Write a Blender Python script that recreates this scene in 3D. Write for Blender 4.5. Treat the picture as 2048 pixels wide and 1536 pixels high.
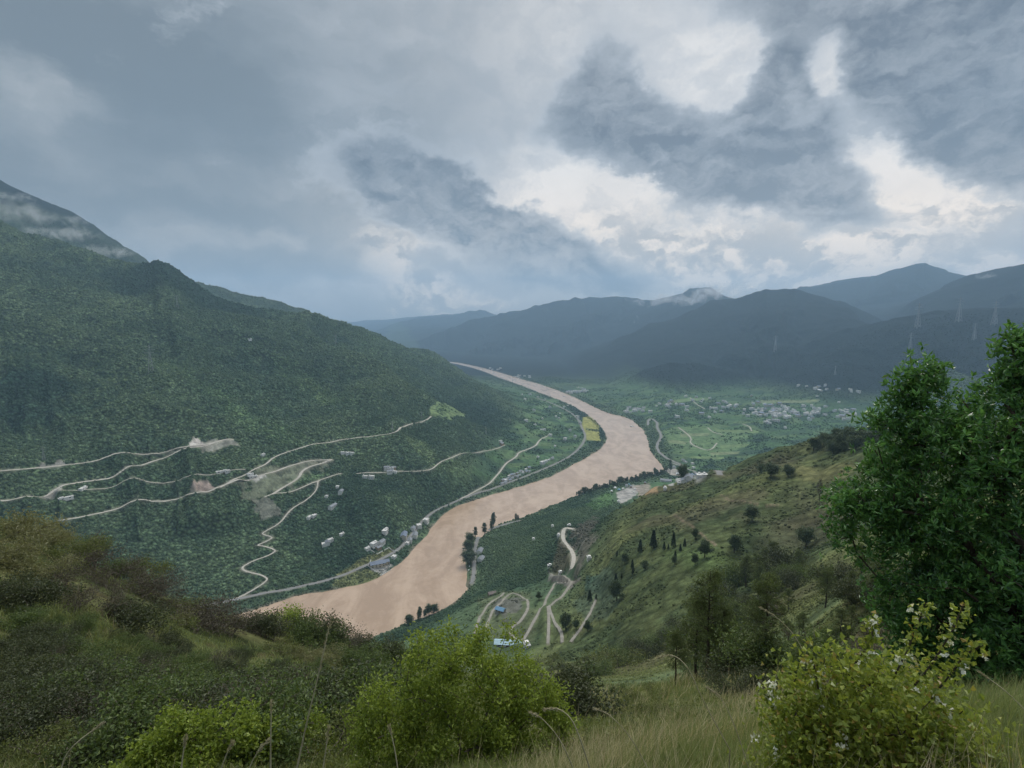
import bpy, math, random
import numpy as np
from mathutils import Vector, Matrix, Euler
for o in list(bpy.data.objects): bpy.data.objects.remove(o)
R = math.radians
scene = bpy.context.scene
COL = scene.collection
# ------------------------------------------------------------------ camera
CAMZ, FPX, PITCH = 600.0, 1100.0, 6.64
cam_data = bpy.data.cameras.new('camera')
cam_data.sensor_width = 36.0
cam_data.lens = 36.0 * FPX / 2048
cam_data.clip_start = 0.05
cam_data.clip_end = 90000
cam = bpy.data.objects.new('camera', cam_data); COL.objects.link(cam)
cam.location = (0, 0, CAMZ)
cam.rotation_euler = (R(90 - PITCH), 0, 0)
scene.camera = cam
# ------------------------------------------------------------------ exposure
scene.view_settings.view_transform = 'Standard'
scene.view_settings.look = 'None'
scene.view_settings.exposure = 0.12
scene.view_settings.gamma = 1.0
scene.cycles.use_denoising = True
scene.cycles.max_bounces = 5
scene.cycles.diffuse_bounces = 2
scene.cycles.glossy_bounces = 2
scene.cycles.transmission_bounces = 2
scene.cycles.transparent_max_bounces = 12
scene.cycles.volume_bounces = 1
scene.cycles.volume_step_rate = 4
scene.cycles.volume_max_steps = 128
# ------------------------------------------------------------------ sun and sky
SUN_EL, SUN_AZ = 52.0, 24.0          # azimuth measured from +Y towards +X
sd = bpy.data.lights.new('sun', 'SUN'); sd.energy = 1.5; sd.angle = R(16); sd.color = (1.0, 0.95, 0.88)
sun = bpy.data.objects.new('sun', sd); COL.objects.link(sun)
sdir = Vector((math.sin(R(SUN_AZ))*math.cos(R(SUN_EL)), math.cos(R(SUN_AZ))*math.cos(R(SUN_EL)), math.sin(R(SUN_EL))))
sun.rotation_euler = sdir.to_track_quat('Z', 'Y').to_euler()
sun.location = (0, 0, 900)

world = bpy.data.worlds.new('World'); scene.world = world
world.use_nodes = True
wt = world.node_tree; wt.nodes.clear()

class G:
    """small expression helper over a node tree"""
    def __init__(s, nt): s.nt = nt
    def node(s, t, **k):
        n = s.nt.nodes.new(t)
        for a, b in k.items(): setattr(n, a, b)
        return n
    def put(s, sock, v):
        if isinstance(v, bpy.types.NodeSocket): s.nt.links.new(v, sock)
        elif v is not None:
            try: sock.default_value = v
            except Exception: sock.default_value = (v, v, v) if len(sock.default_value) == 3 else (v, v, v, 1)
    def m(s, op, a, b=None, c=None, clamp=False):
        n = s.node('ShaderNodeMath', operation=op, use_clamp=clamp)
        s.put(n.inputs[0], a)
        if b is not None: s.put(n.inputs[1], b)
        if c is not None: s.put(n.inputs[2], c)
        return n.outputs[0]
    def vm(s, op, a, b=None, scale=None):
        n = s.node('ShaderNodeVectorMath', operation=op)
        s.put(n.inputs[0], a)
        if b is not None: s.put(n.inputs[1], b)
        if scale is not None: s.put(n.inputs['Scale'], scale)
        return n.outputs[0] if op not in ('LENGTH', 'DOT_PRODUCT', 'DISTANCE') else n.outputs['Value']
    def noise(s, vec, scale, detail=4, rough=0.55, dist=0.0, col=False, lac=2.0):
        n = s.node('ShaderNodeTexNoise'); s.put(n.inputs['Vector'], vec)
        s.put(n.inputs['Scale'], scale); n.inputs['Detail'].default_value = detail
        n.inputs['Roughness'].default_value = rough; n.inputs['Distortion'].default_value = dist
        n.inputs['Lacunarity'].default_value = lac
        return n.outputs['Color'] if col else n.outputs['Fac']
    def vor(s, vec, scale, feat='F1', rand=1.0, out='Distance'):
        n = s.node('ShaderNodeTexVoronoi', feature=feat); s.put(n.inputs['Vector'], vec)
        s.put(n.inputs['Scale'], scale); n.inputs['Randomness'].default_value = rand
        return n.outputs[out]
    def ss(s, v, lo, hi, a=0.0, b=1.0):
        n = s.node('ShaderNodeMapRange', interpolation_type='SMOOTHSTEP')
        s.put(n.inputs[0], v); s.put(n.inputs[1], lo); s.put(n.inputs[2], hi); s.put(n.inputs[3], a); s.put(n.inputs[4], b)
        return n.outputs[0]
    def mix(s, f, a, b, mode='MIX'):
        n = s.node('ShaderNodeMix', data_type='RGBA', blend_type=mode)
        s.put(n.inputs[0], f)
        for i, v in ((6, a), (7, b)):
            s.put(n.inputs[i], (*v, 1) if isinstance(v, tuple) and len(v) == 3 else v)
        return n.outputs[2]
    def xyz(s, x, y, z):
        n = s.node('ShaderNodeCombineXYZ')
        for i, v in enumerate((x, y, z)): s.put(n.inputs[i], v)
        return n.outputs[0]
    def sep(s, v):
        n = s.node('ShaderNodeSeparateXYZ'); s.put(n.inputs[0], v); return n.outputs
    def mapping(s, v, scale, rot=(0, 0, 0), loc=(0, 0, 0)):
        n = s.node('ShaderNodeMapping'); s.put(n.inputs[0], v)
        n.inputs['Location'].default_value = loc; n.inputs['Rotation'].default_value = rot; n.inputs['Scale'].default_value = scale
        return n.outputs[0]

def pix_dir(u, v):
    p = R(PITCH); dx = (u-1024)/FPX; dn = (v-768)/FPX
    return np.array([dx, math.cos(p)-math.sin(p)*dn, -(math.sin(p)+math.cos(p)*dn)])

def sky_azel(u, v):                       # direction of a feature of the cloud cover, in degrees
    d = pix_dir(u, v)
    return math.degrees(math.atan2(d[0], d[1])), math.degrees(math.atan2(d[2], math.hypot(d[0], d[1])))

def srgb(r, g, b):
    f = lambda c: (c/255/12.92) if c <= 10 else ((c/255+0.055)/1.055)**2.4
    return (f(r), f(g), f(b))

g = G(wt)
tc = g.node('ShaderNodeTexCoord').outputs['Generated']
dirn = g.vm('NORMALIZE', tc)
sx, sy, sz = g.sep(dirn)
az = g.m('MULTIPLY', g.m('ARCTAN2', sx, sy), 180/math.pi)
el = g.m('MULTIPLY', g.m('ARCSINE', sz), 180/math.pi)
azel0 = g.xyz(az, el, 0.0)
# domain warp, so that every cloud edge is ragged
w1 = g.vm('SUBTRACT', g.noise(g.mapping(azel0, (1, 1.3, 1)), 0.055, 6, 0.58, col=True), (0.5, 0.5, 0.5))
w2 = g.vm('SUBTRACT', g.noise(g.mapping(azel0, (1, 1.4, 1), loc=(31, 7, 0)), 0.22, 6, 0.62, col=True), (0.5, 0.5, 0.5))
azel = g.vm('ADD', azel0, g.vm('ADD', g.vm('SCALE', w1, scale=6.0), g.vm('SCALE', w2, scale=5.0)))
fine = g.noise(g.mapping(azel, (1, 1.5, 1), loc=(3, 5, 9)), 0.11, 8, 0.55)
fine2 = g.noise(g.mapping(azel, (1, 1.6, 1), loc=(13, 25, 2)), 0.34, 8, 0.58)
soft = g.noise(g.mapping(azel, (1, 3.0, 1), rot=(0, 0, R(28)), loc=(4, 1, 2)), 0.045, 4, 0.5)

def blob(u, v, wu, wv, rot=0.0, vec=None, p=1.0):
    """gaussian patch of the cover centred on a direction; wu, wv in units of 1/1100 radian"""
    a, e = sky_azel(u, v)
    q = g.vm('SUBTRACT', azel if vec is None else vec, (a, e, 0))
    n = g.node('ShaderNodeMapping'); n.vector_type = 'TEXTURE'
    g.put(n.inputs[0], q)
    n.inputs['Rotation'].default_value = (0, 0, R(rot))
    n.inputs['Scale'].default_value = (wu/1100*57.3, wv/1100*57.3, 1e4)
    d = g.vm('DOT_PRODUCT', n.outputs[0], n.outputs[0])
    return g.m('EXPONENT', g.m('MULTIPLY', d, -1.0))

def total(items):
    t = None
    for it in items:
        k, args = it[0], it[1:]
        b = g.m('MULTIPLY', blob(*args), k)
        t = b if t is None else g.m('ADD', t, b)
    return t
SC_ = lambda c: (*c, 1)
# back layer: grey-blue sheet, brighter towards the sun on the right
back = g.mix(g.ss(az, -45, 22), srgb(127, 138, 148), srgb(185, 192, 202))
light = total([(0.4, 1060, 20, 300, 200, 0), (0.35, 1230, 100, 160, 160, 0), (0.8, 1470, 180, 260, 150, 20), (1.1, 1290, 370, 220, 65, -8), (1.1, 1040, 420, 110, 35, 0),
               (1.25, 1680, 300, 130, 150, 30), (1.0, 1780, 400, 200, 80, -20), (0.8, 1500, 420, 420, 80, 0), (0.85, 1900, 400, 200, 70, 0), (0.5, 950, 500, 300, 90, 0), (0.35, 560, 470, 330, 90, 0),
               (0.6, 800, 480, 120, 30, -16), (0.22, 60, 220, 80, 230, -35)])
back = g.mix(g.m('MULTIPLY', g.m('MULTIPLY', light, g.ss(g.m('ADD', fine, g.m('MULTIPLY', g.m('SUBTRACT', fine2, 0.5), 0.8)), 0.3, 0.7, 0.45, 1.15)), 0.85, clamp=True), back, srgb(243, 241, 240))
streak = g.m('MULTIPLY', g.ss(soft, 0.33, 0.62), g.ss(az, 5, -30, 0.2, 0.95))
back = g.mix(streak, back, srgb(109, 120, 130))
# dark broken clouds: large soft masses with torn edges
dk = total([(1.4, 1195, 140, 45, 90, -10), (1.0, 1265, 140, 30, 50, 0), (1.1, 1100, 255, 90, 45, 0), (2.0, 1240, 235, 130, 75, -20), (1.5, 1350, 320, 110, 55, -30), (2.2, 1575, 175, 45, 80, 20), (2.4, 1530, 265, 95, 85, 0), (1.8, 1460, 330, 130, 60, 0),
            (2.2, 1640, 350, 95, 70, -35), (1.3, 1560, 400, 180, 35, -8), (0.9, 1730, 430, 90, 30, -10), (1.7, 750, 360, 110, 65, -10), (2.2, 880, 415, 120, 52, -24), (2.6, 1030, 480, 150, 48, -24), (2.4, 950, 440, 190, 78, -22), (2.6, 1170, 545, 160, 50, -20),
            (3.2, 1960, 40, 300, 180, -30), (2.0, 2060, 240, 130, 110, -30), (2.0, 1830, 70, 130, 80, -25), (0.45, 1480, -10, 200, 40, -4), (1.9, 1880, 180, 140, 80, -30), (0.5, 1620, 20, 150, 40, -10),
            (0.9, 930, 545, 120, 28, -14), (0.9, 1290, 425, 50, 32, -10), (0.9, 2010, 480, 130, 40, 10), (0.5, 620, 590, 220, 40, 0),
            (-1.2, 1430, 165, 80, 70, 20), (-0.6, 1500, 80, 160, 40, 0), (-2.2, 1650, 130, 50, 80, -20), (-1.4, 1680, 200, 60, 120, 0), (-1.3, 1760, 320, 90, 70, -40), (-1.4, 1150, 390, 130, 28, -10), (-1.2, 1300, 385, 60, 25, -10), (-0.9, 1830, 360, 120, 60, -35), (-1.2, 1900, 400, 120, 40, -10), (-1.0, 880, 500, 130, 22, -18), (-0.8, 1010, 170, 100, 150, 0),
            (-0.9, 560, 430, 160, 60, 0), (-1.0, 1000, 380, 70, 35, 0)])
dkn = g.m('ADD', g.m('MULTIPLY', g.m('SUBTRACT', fine, 0.5), 1.9), g.m('MULTIPLY', g.m('SUBTRACT', fine2, 0.5), 1.0))
dkt = g.m('ADD', g.m('MULTIPLY', dk, 0.62), dkn)
dkm = g.ss(dkt, 0.12, 0.78)
core = g.ss(dkt, 0.2, 1.5)
shade = g.m('ADD', g.m('MULTIPLY', fine, 0.55), g.m('MULTIPLY', fine2, 0.45))
emb = g.m('SUBTRACT', fine2, g.noise(g.mapping(g.vm('ADD', azel, (0.5, 1.1, 0)), (1, 1.6, 1), loc=(13, 25, 2)), 0.34, 8, 0.58))
emb2 = g.m('SUBTRACT', fine, g.noise(g.mapping(g.vm('ADD', azel, (0.8, 2.0, 0)), (1, 1.5, 1), loc=(3, 5, 9)), 0.11, 8, 0.55))
relief = g.m('ADD', g.m('MULTIPLY', emb, 0.85), g.m('MULTIPLY', emb2, 1.2))
lit = g.m('SUBTRACT', g.m('MULTIPLY', g.ss(shade, 0.68, 0.36, 0.55, 1.0), core), g.m('MULTIPLY', relief, 0.55), clamp=True)
dkcol = g.mix(lit, srgb(178, 186, 196), srgb(84, 95, 109))
# low bank of broken cloud lying along the mountain tops, behind the dark masses
band = g.m('MULTIPLY', g.ss(el, 14.0, 6.0), g.ss(az, -22, -4))
puff = g.noise(g.mapping(azel, (1, 1.9, 1), loc=(8, 2, 5)), 0.15, 8, 0.57)
bandm = g.ss(g.m('ADD', band, g.m('MULTIPLY', g.m('SUBTRACT', puff, 0.5), 1.3)), 0.25, 0.85)
bandcol = g.mix(g.ss(g.m('ADD', puff, relief), 0.36, 0.66), srgb(145, 151, 157), srgb(235, 232, 228))
c1 = g.mix(g.m('MULTIPLY', bandm, 0.72), back, bandcol)
c2 = g.mix(g.m('MULTIPLY', dkm, 0.92), c1, dkcol)
# the cover glows where it thins out low over the valley
c2 = g.mix(g.m('MULTIPLY', g.ss(el, 17, 4), g.ss(az, -50, 8, .3, 1.0)), c2, g.mix(1.0, c2, (1.75, 1.5, 1.25, 1), 'MULTIPLY'))
# below the horizon line the air stays grey-blue; overhead, out of view, the sky is brightened to light the ground
c2 = g.mix(g.m('MULTIPLY', g.ss(el, 3.5, -1.5), g.ss(az, 8, -10, 0.1, 0.7)), c2, srgb(149, 158, 168))
c2 = g.mix(g.ss(el, 37, 60), c2, (2.9, 2.95, 3.0, 1))
c2 = g.mix(1.0, c2, (1.03, 1.0, 0.955, 1), 'MULTIPLY')
# nothing but even cover behind the viewer
c2 = g.mix(g.ss(sy, 0.25, -0.2), c2, (0.42, 0.46, 0.52, 1))
bg = g.node('ShaderNodeBackground'); g.put(bg.inputs[0], c2); bg.inputs[1].default_value = 1.0
nish = g.node('ShaderNodeTexSky'); nish.sky_type = 'NISHITA'; nish.sun_disc = False
nish.sun_elevation = R(SUN_EL); nish.sun_rotation = R(SUN_AZ)
bg2 = g.node('ShaderNodeBackground'); g.put(bg2.inputs[0], nish.outputs[0]); bg2.inputs[1].default_value = 0.06
mx = g.node('ShaderNodeMixShader'); mx.inputs[0].default_value = 0.95
wt.links.new(bg2.outputs[0], mx.inputs[1]); wt.links.new(bg.outputs[0], mx.inputs[2])
wo = g.node('ShaderNodeOutputWorld'); wt.links.new(mx.outputs[0], wo.inputs[0])
world.cycles.sampling_method = 'MANUAL'; world.cycles.sample_map_resolution = 1024
# ------------------------------------------------------------------ noise (numpy)
def _hash(ix, iy, seed):
    h = (ix.astype(np.int64)*374761393 + iy.astype(np.int64)*668265263 + seed*1274126177) & 0xffffffff
    h = ((h ^ (h >> 13))*1274126177) & 0xffffffff
    h = h ^ (h >> 16)
    return (h & 0xffff).astype(np.float64)/65535.0
def vnoise(x, y, seed=0):
    x0 = np.floor(x); y0 = np.floor(y); fx = x-x0; fy = y-y0
    fx = fx*fx*fx*(fx*(fx*6-15)+10); fy = fy*fy*fy*(fy*(fy*6-15)+10)
    a = _hash(x0, y0, seed); b = _hash(x0+1, y0, seed); c = _hash(x0, y0+1, seed); d = _hash(x0+1, y0+1, seed)
    return (a*(1-fx)+b*fx)*(1-fy) + (c*(1-fx)+d*fx)*fy
def fbm(x, y, scale, octv=4, seed=0, gain=0.5, ridged=False):
    s = 0; a = 1.0; t = 0; ca, sa = math.cos(0.6), math.sin(0.6)
    x = x/scale; y = y/scale
    for i in range(octv):
        n = vnoise(x, y, seed+i)
        if ridged: n = 1-np.abs(2*n-1)
        s = s + a*n; t += a; a *= gain
        x, y = (x*ca-y*sa)*2.03+17.1, (x*sa+y*ca)*2.03-5.3
    return s/t
def sstep(x, lo, hi):
    t = np.clip((x-lo)/(hi-lo), 0, 1); return t*t*(3-2*t)

# ------------------------------------------------------------------ the lie of the land
FEET = CAMZ - 1.6
def pt(u, v, r=None, z=None):
    d = pix_dir(u, v); hyp = math.hypot(d[0], d[1]); e = d[2]/hyp
    if r is None: r = (z-CAMZ)/e
    zz = CAMZ + e*r
    return (math.atan2(d[0], d[1]), r, zz)
def px0(u, v, z=0.0):
    d = pix_dir(u, v); t = (z-CAMZ)/d[2]; return (d[0]*t, d[1]*t)

LEFT_BANK = [(-700,1500),(-300,1400),(0,1345),(200,1300),(380,1255),(530,1215),(600,1190),(660,1182),(740,1165),(790,1135),(830,1095),(860,1062),(880,1035),(910,1013),(950,1000),(1000,985),(1050,970),
             (1100,955),(1150,928),(1195,903),(1214,885),(1213,866),(1196,846),(1178,831),(1163,822),(1150,813),(1116,799),(1082,787),(1048,772.6),(1000,756.5),(959,739),(900,725),(850,721),(700,716)]
RIGHT_BANK = [(-700,1800),(-300,1700),(0,1600),(300,1500),(520,1420),(680,1330),(720,1288),(805,1248),(873,1226),(920,1196),(934,1178),(930,1140),(929,1110),(938,1085),(960,1072),(990,1052),(1040,1036),(1100,1012),
              (1150,992),(1195,975),(1250,962),(1300,950),(1332,942),(1318,925),(1300,902),(1296,882),(1288,862),(1273,847),(1253,834),(1219,828),(1184,812),(1150,795),(1116,781),(1082,769),(1048,760),(1000,745),(959,734),(900,722),(760,716.5)]
def chaikin(P, n=2):
    P = np.array(P, float)
    for _ in range(n):
        Q = [P[0]]
        for a, b in zip(P[:-1], P[1:]): Q += [a*.75+b*.25, a*.25+b*.75]
        Q.append(P[-1]); P = np.array(Q)
    return P
LB = chaikin([px0(*p) for p in LEFT_BANK]); RB = chaikin([px0(*p) for p in RIGHT_BANK])
RIVER = np.vstack([LB, RB[::-1]])
WATER = RIVER

CP = []
def add(*pts):
    for p in pts: CP.append(pt(p[0], p[1], r=p[2]))
def addz(*pts):
    for p in pts: CP.append(pt(p[0], p[1], z=p[2]))
def slope(u, r0, s, *vs):
    for v in vs:
        d = pix_dir(u, v); e = d[2]/math.hypot(d[0], d[1])
        r = (CAMZ+r0*s)/(s-e); CP.append(pt(u, v, r=r))
def world_pt(u, v, r, z):                       # hidden ground: bearing of (u, v), own range and height
    d = pix_dir(u, v); CP.append((math.atan2(d[0], d[1]), r, z))
# feet and near slope
for u in (-900, -300, 200, 700, 1024, 1400, 1800, 2300, 3000):
    world_pt(u, 1400, 0.4, FEET-0.1); world_pt(u, 1400, 1.5, FEET-0.55)
add((1100,1536,5.0),(1400,1536,3.6),(1700,1536,3.2),(2048,1536,3.0),(1400,1450,8),(1250,1430,13),(1400,1400,16),(1640,1430,9),(1900,1430,6.5),(1200,1400,30),(1390,1362,40),(1500,1350,40),(1640,1352,34),
    (1800,1340,24),(1900,1300,26),(2048,1250,20),(2048,1400,8),(1900,1180,70),(1700,1210,120),(1800,1100,190),(2048,1050,120))
add((0,1536,13),(300,1536,9.5),(600,1536,8),(850,1536,6.5),(0,1400,22),(300,1430,20),(600,1430,19),(850,1440,17),(0,1250,40),(300,1350,40),(600,1360,50),(850,1400,42),(1050,1400,40),
    (0,1130,55),(0,1042,70),(150,1118,76),(300,1182,85),(470,1240,95),(600,1265,110),(720,1305,125),(900,1345,125),(1060,1352,120),(-400,1000,60),(-900,950,70))
# behind the near spurs the ground falls to the river
for u, e1, e2, e3 in ((-400,.50,.58,.60),(0,.50,.56,.56),(200,.56,.58,.56),(400,.64,.62,.57),(600,.72,.67,.59),(800,.74,.70,.62)):
    for r, e in ((150, e1), (400, e2), (900, e3)): world_pt(u, 1250, r, CAMZ-e*r)
for u in (1000, 1150, 1300, 1450, 1600): world_pt(u, 1350, 80, CAMZ-.725*80)
for u in (1000, 1150): world_pt(u, 1350, 170, CAMZ-.70*170)
add((1300,1332,250),(1200,1330,300),(1120,1330,340),(1400,1300,230),(1500,1270,220),(1600,1250,180),(1400,1200,400),(1500,1150,470),(1640,1100,450),(1640,1180,260),(1500,1220,300))
# lower hill with the switchback track
addz((1200,1280,335),(1100,1285,285),(1010,1295,262),(1000,1222,250),(1060,1215,250),(1120,1230,280),(1200,1200,300),(1130,1180,230),(1150,1130,240),(1180,1090,265),(960,1235,215),(900,1270,225),(820,1290,235),(760,1292,180),
     (1100,1170,170),(1020,1160,110),(1120,1110,180),(1060,1110,120),(990,1100,45),(960,1110,12),(955,1150,14),(945,1185,14),(975,1080,14),(1010,1060,14),(1060,1050,30),(1100,1035,50),(1130,1052,165),(1180,1020,60),(1170,990,12),(1215,990,22))
add((873,1214,1040),(805,1232,1000),(722,1267,930)); world_pt(930,1200,1040,55); world_pt(680,1290,900,90)
add((1240,1100,640),(1300,1050,700),(1350,1000,800),(1420,947,950),(1310,977,950),(1230,1025,950),(1200,1060,900),(1500,915,900),(1560,893,880),(1700,868,900),(1620,880,880),(1560,940,760),(1640,950,720),(1450,1000,700),
    (1400,1080,560),(1500,1050,560),(1600,1020,600),(1750,868,850),(1900,860,850),(2048,850,850),(1850,960,450),(2000,980,300),(2300,800,800),(2300,1000,250))
for u in (1400, 1500, 1600, 1700, 1850, 2048, 2300):
    world_pt(u, 900, 1250, 230); world_pt(u, 900, 1600, 90); world_pt(u, 900, 2000, 25)
world_pt(1310,977,1200,200); world_pt(1310,977,1500,60); world_pt(1230,1025,1200,150); world_pt(1420,947,1250,180)
# right-hand plain
addz((1340,900,12),(1400,930,12),(1450,900,15),(1500,860,30),(1400,830,40),(1600,830,48),(1700,850,45),(1600,795,70),(1400,800,50),(1250,795,25),(1200,780,30),(1550,900,14),(1650,880,14),(1750,800,70),(1350,960,10),(1270,975,10),
     (1480,940,10),(1300,850,12),(1350,860,30),(1100,755,30),(1000,736,30),(1850,810,60),(2000,820,60),(2300,830,80),(1290,800,40))
# right-hand ranges
add((1200,765,5600),(1300,745,5300),(1300,700,6500),(1220,700,7200),(1300,641,8300),(1240,668,7900),(1180,700,7600),(1420,602,8300),(1530,580,8000),(1640,592,7600),(1700,612,7300),(1770,652,6700),(1420,700,6100),(1420,760,5000),(1530,700,6000),(1530,760,4900),
    (1640,760,4700),(1700,700,5200),(1700,760,4500),(1870,700,4500),(1870,760,4000),(2048,700,4200),(2048,760,3700),(1780,665,5300),(1870,632,5700),(1960,622,5700),(2048,617,5600),(1640,680,5800),(1640,640,6600),
    (1760,652,8300),(1830,605,8400),(1880,582,8400),(1960,555,8400),(2048,532,8400),(2300,480,8400),(2300,620,5600),(1120,735,7500),(1100,745,6800))
for u in (1420, 1530, 1640): world_pt(u, 600, 9600, 650)
for u in (1960, 2048, 2300): world_pt(u, 600, 6700, 640)
for u in (1300, 1240): world_pt(u, 650, 9300, 350)
world_pt(1770,650,8000,420); world_pt(1770,650,7400,420)
add((1180,648,10400),(1220,640,10400),(1270,626,10400),(1340,610,10500),(1420,598,10600),(1600,590,10500),
    (820,690,11500),(900,660,11700),(1000,628,12000),(1070,612,12000),(1150,599,12000),(1220,597,12000),(1290,602,12500),(1000,690,10000),(1100,680,9800),(1180,690,9300),(1060,715,9200),(960,715,9800),(880,716,11000),
    (1380,585,13000),(1420,581,13000),(1460,600,13000),(1340,597,13000),(1590,580,13500),(1690,562,13500),(1780,548,13000),(1850,530,13000),(1920,550,13000),(1980,565,13000),(1700,610,11500),(1800,600,11000),(1900,590,11000),(2300,560,13000))
for u in (900, 1000, 1150, 1290): world_pt(u, 620, 14500, 350)
add((740,668,17500),(790,650,17500),(860,638,17500),(910,636,17500),(960,626,17500),(600,690,17000),(1100,640,17500))
for u in (-900, 0, 600, 1100, 1500, 2000, 2500): world_pt(u, 640, 26000, 500)
# left mountain
for u, r0, s in ((-900,1350,.40),(-400,1330,.41),(0,1290,.40),(150,1280,.40),(300,1270,.40)):
    slope(u, r0, s, 1050, 950, 850, 750, 650, 570)
slope(430,1280,.39,1100,1000,900,800,700,640,590); slope(540,1290,.37,1120,1050,950,850,760,680,638)
slope(620,1300,.34,1120,1050,970,900,800,720)
add((-400,330,4200),(0,452,3900),(120,480,3700),(230,520,3500),(300,524,3350),(350,545,3250),(640,640,3400),(700,657,3600),(760,672,3800),(800,691,3900),(840,708,3950),(880,726,4000),(500,612,3200))
slope(700,1330,.30,1050,950,850,760,700)
add((-900,100,7500),(0,362,6300),(60,392,6300),(100,412,6200),(160,440,6100),(200,465,6000),(240,495,5900),(290,524,5800),(400,568,5300),(440,576,5200),(530,598,5200),(600,618,5200),(625,628,5200))
for u in (0, 100, 200): world_pt(u, 500, 4500, 1000-u)
for u in (300, 400, 500, 600): world_pt(u, 600, 4200, 640-(u-300)*.75)
for u in (300, 500, 640): world_pt(u, 620, 7000, 500)
for u in (700, 800, 880): world_pt(u, 680, 5000, 250)
world_pt(960,768,4500,60); world_pt(880,730,5500,60)
addz((600,1165,14),(660,1150,12),(700,1130,14),(760,1110,16),(740,1155,8),(820,1070,20),(850,1040,22),(700,1060,60),(700,980,120),(780,1020,70),(780,950,120),(850,960,90),(880,1000,40),(930,970,40),(900,900,130),(850,880,160),(800,870,200),
     (890,822,205),(850,800,250),(800,760,310),(760,720,400),(840,760,290),(900,780,230),(940,790,180),(960,770,160),(980,900,70),(1000,940,18),(1020,850,90),(1050,900,30),(1100,920,12),(1100,830,30),(1050,803,55),(1000,800,110),(1150,880,8),(1180,850,6),(1135,826,15),
     (1070,800,20),(985,772,30),(940,750,25),(470,1190,16),(540,1175,30),(330,1215,14),(100,1290,14),(1010,965,12),(940,940,70))
for P in (LB, RB):
    for x, y in P[::4]:
        r = math.hypot(x, y)
        if r < 9500: CP.append((math.atan2(x, y), r, 4.0))
mid = (LB[:min(len(LB),len(RB))][::5]+RB[:min(len(LB),len(RB))][::5])/2
CP = np.array(CP)
KT, KR = 3.2, 1.0
def rbf_coords(th, r): return np.stack([th*KT, np.log(r)*KR], -1)
_X = rbf_coords(CP[:, 0], CP[:, 1]); _Y = (CP[:, 2]-FEET)/CP[:, 1]
_d = np.sqrt(((_X[:, None]-_X[None])**2).sum(-1)+1e-4)
_n = len(_X)
_A = np.zeros((_n+3, _n+3)); _A[:_n, :_n] = _d + np.eye(_n)*-0.002
_A[:_n, _n] = 1; _A[:_n, _n+1:] = _X; _A[_n, :_n] = 1; _A[_n+1:, :_n] = _X.T
_W = np.linalg.solve(_A, np.concatenate([_Y, np.zeros(3)]))
def base_height(th, r):
    out = np.empty(th.size); X = rbf_coords(th.ravel(), r.ravel()); rr = r.ravel()
    for i in range(0, len(X), 40000):
        q = X[i:i+40000]
        d = np.sqrt((q[:, None, 0]-_X[None, :, 0])**2+(q[:, None, 1]-_X[None, :, 1])**2+1e-4)
        out[i:i+40000] = d@_W[:_n]+_W[_n]+q@_W[_n+1:]
    return (FEET+out*rr).reshape(th.shape)

def poly_dist(x, y, P):
    """signed distance to the river outline, negative in the water"""
    d2 = np.full(x.shape, 1e18); ins = np.zeros(x.shape, bool)
    n = len(P)
    for i in range(n):
        ax, ay = P[i]; bx, by = P[(i+1) % n]
        ex, ey = bx-ax, by-ay; L = ex*ex+ey*ey+1e-9
        t = np.clip(((x-ax)*ex+(y-ay)*ey)/L, 0, 1)
        d2 = np.minimum(d2, (x-ax-t*ex)**2+(y-ay-t*ey)**2)
        c = ((ay > y) != (by > y)) & (x < (bx-ax)*(y-ay)/(by-ay+1e-12)+ax); ins ^= c
    d = np.sqrt(d2); return np.where(ins, -d, d)

_t = np.gradient(RIVER, axis=0); _t /= np.linalg.norm(_t, axis=1)[:, None]+1e-9
_nn = np.c_[-_t[:, 1], _t[:, 0]]; _q = RIVER+_nn*3; _sg = np.where(poly_dist(_q[:, 0], _q[:, 1], RIVER) > 0, 1, -1)
WATER = RIVER+_nn*(_sg*np.clip(np.hypot(*RIVER.T)/150, 4, 12))[:, None]
# grid in bearing and log range: even resolution as seen from the hill
TH = np.concatenate([np.linspace(-math.pi, -0.95, 60)[:-1], np.linspace(-0.95, 0.95, 1250), np.linspace(0.95, math.pi, 60)[1:]])
LR = np.concatenate([np.linspace(math.log(.3), math.log(60), 150)[:-1], np.linspace(math.log(60), math.log(900), 230)[:-1], np.linspace(math.log(900), math.log(5500), 560)[:-1],
                     np.linspace(math.log(5500), math.log(18500), 300)[:-1], np.linspace(math.log(18500), math.log(26000), 12)])
T2, L2 = np.meshgrid(TH, LR); R2 = np.exp(L2)
Tc = np.clip(T2, -1.05, 1.05)
Z2 = base_height(Tc, R2)
X2 = R2*np.sin(T2); Y2 = R2*np.cos(T2)
near = R2 < 12000
SD = np.full(X2.shape, 1e4); SD[near] = poly_dist(X2[near], Y2[near], RIVER)
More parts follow.
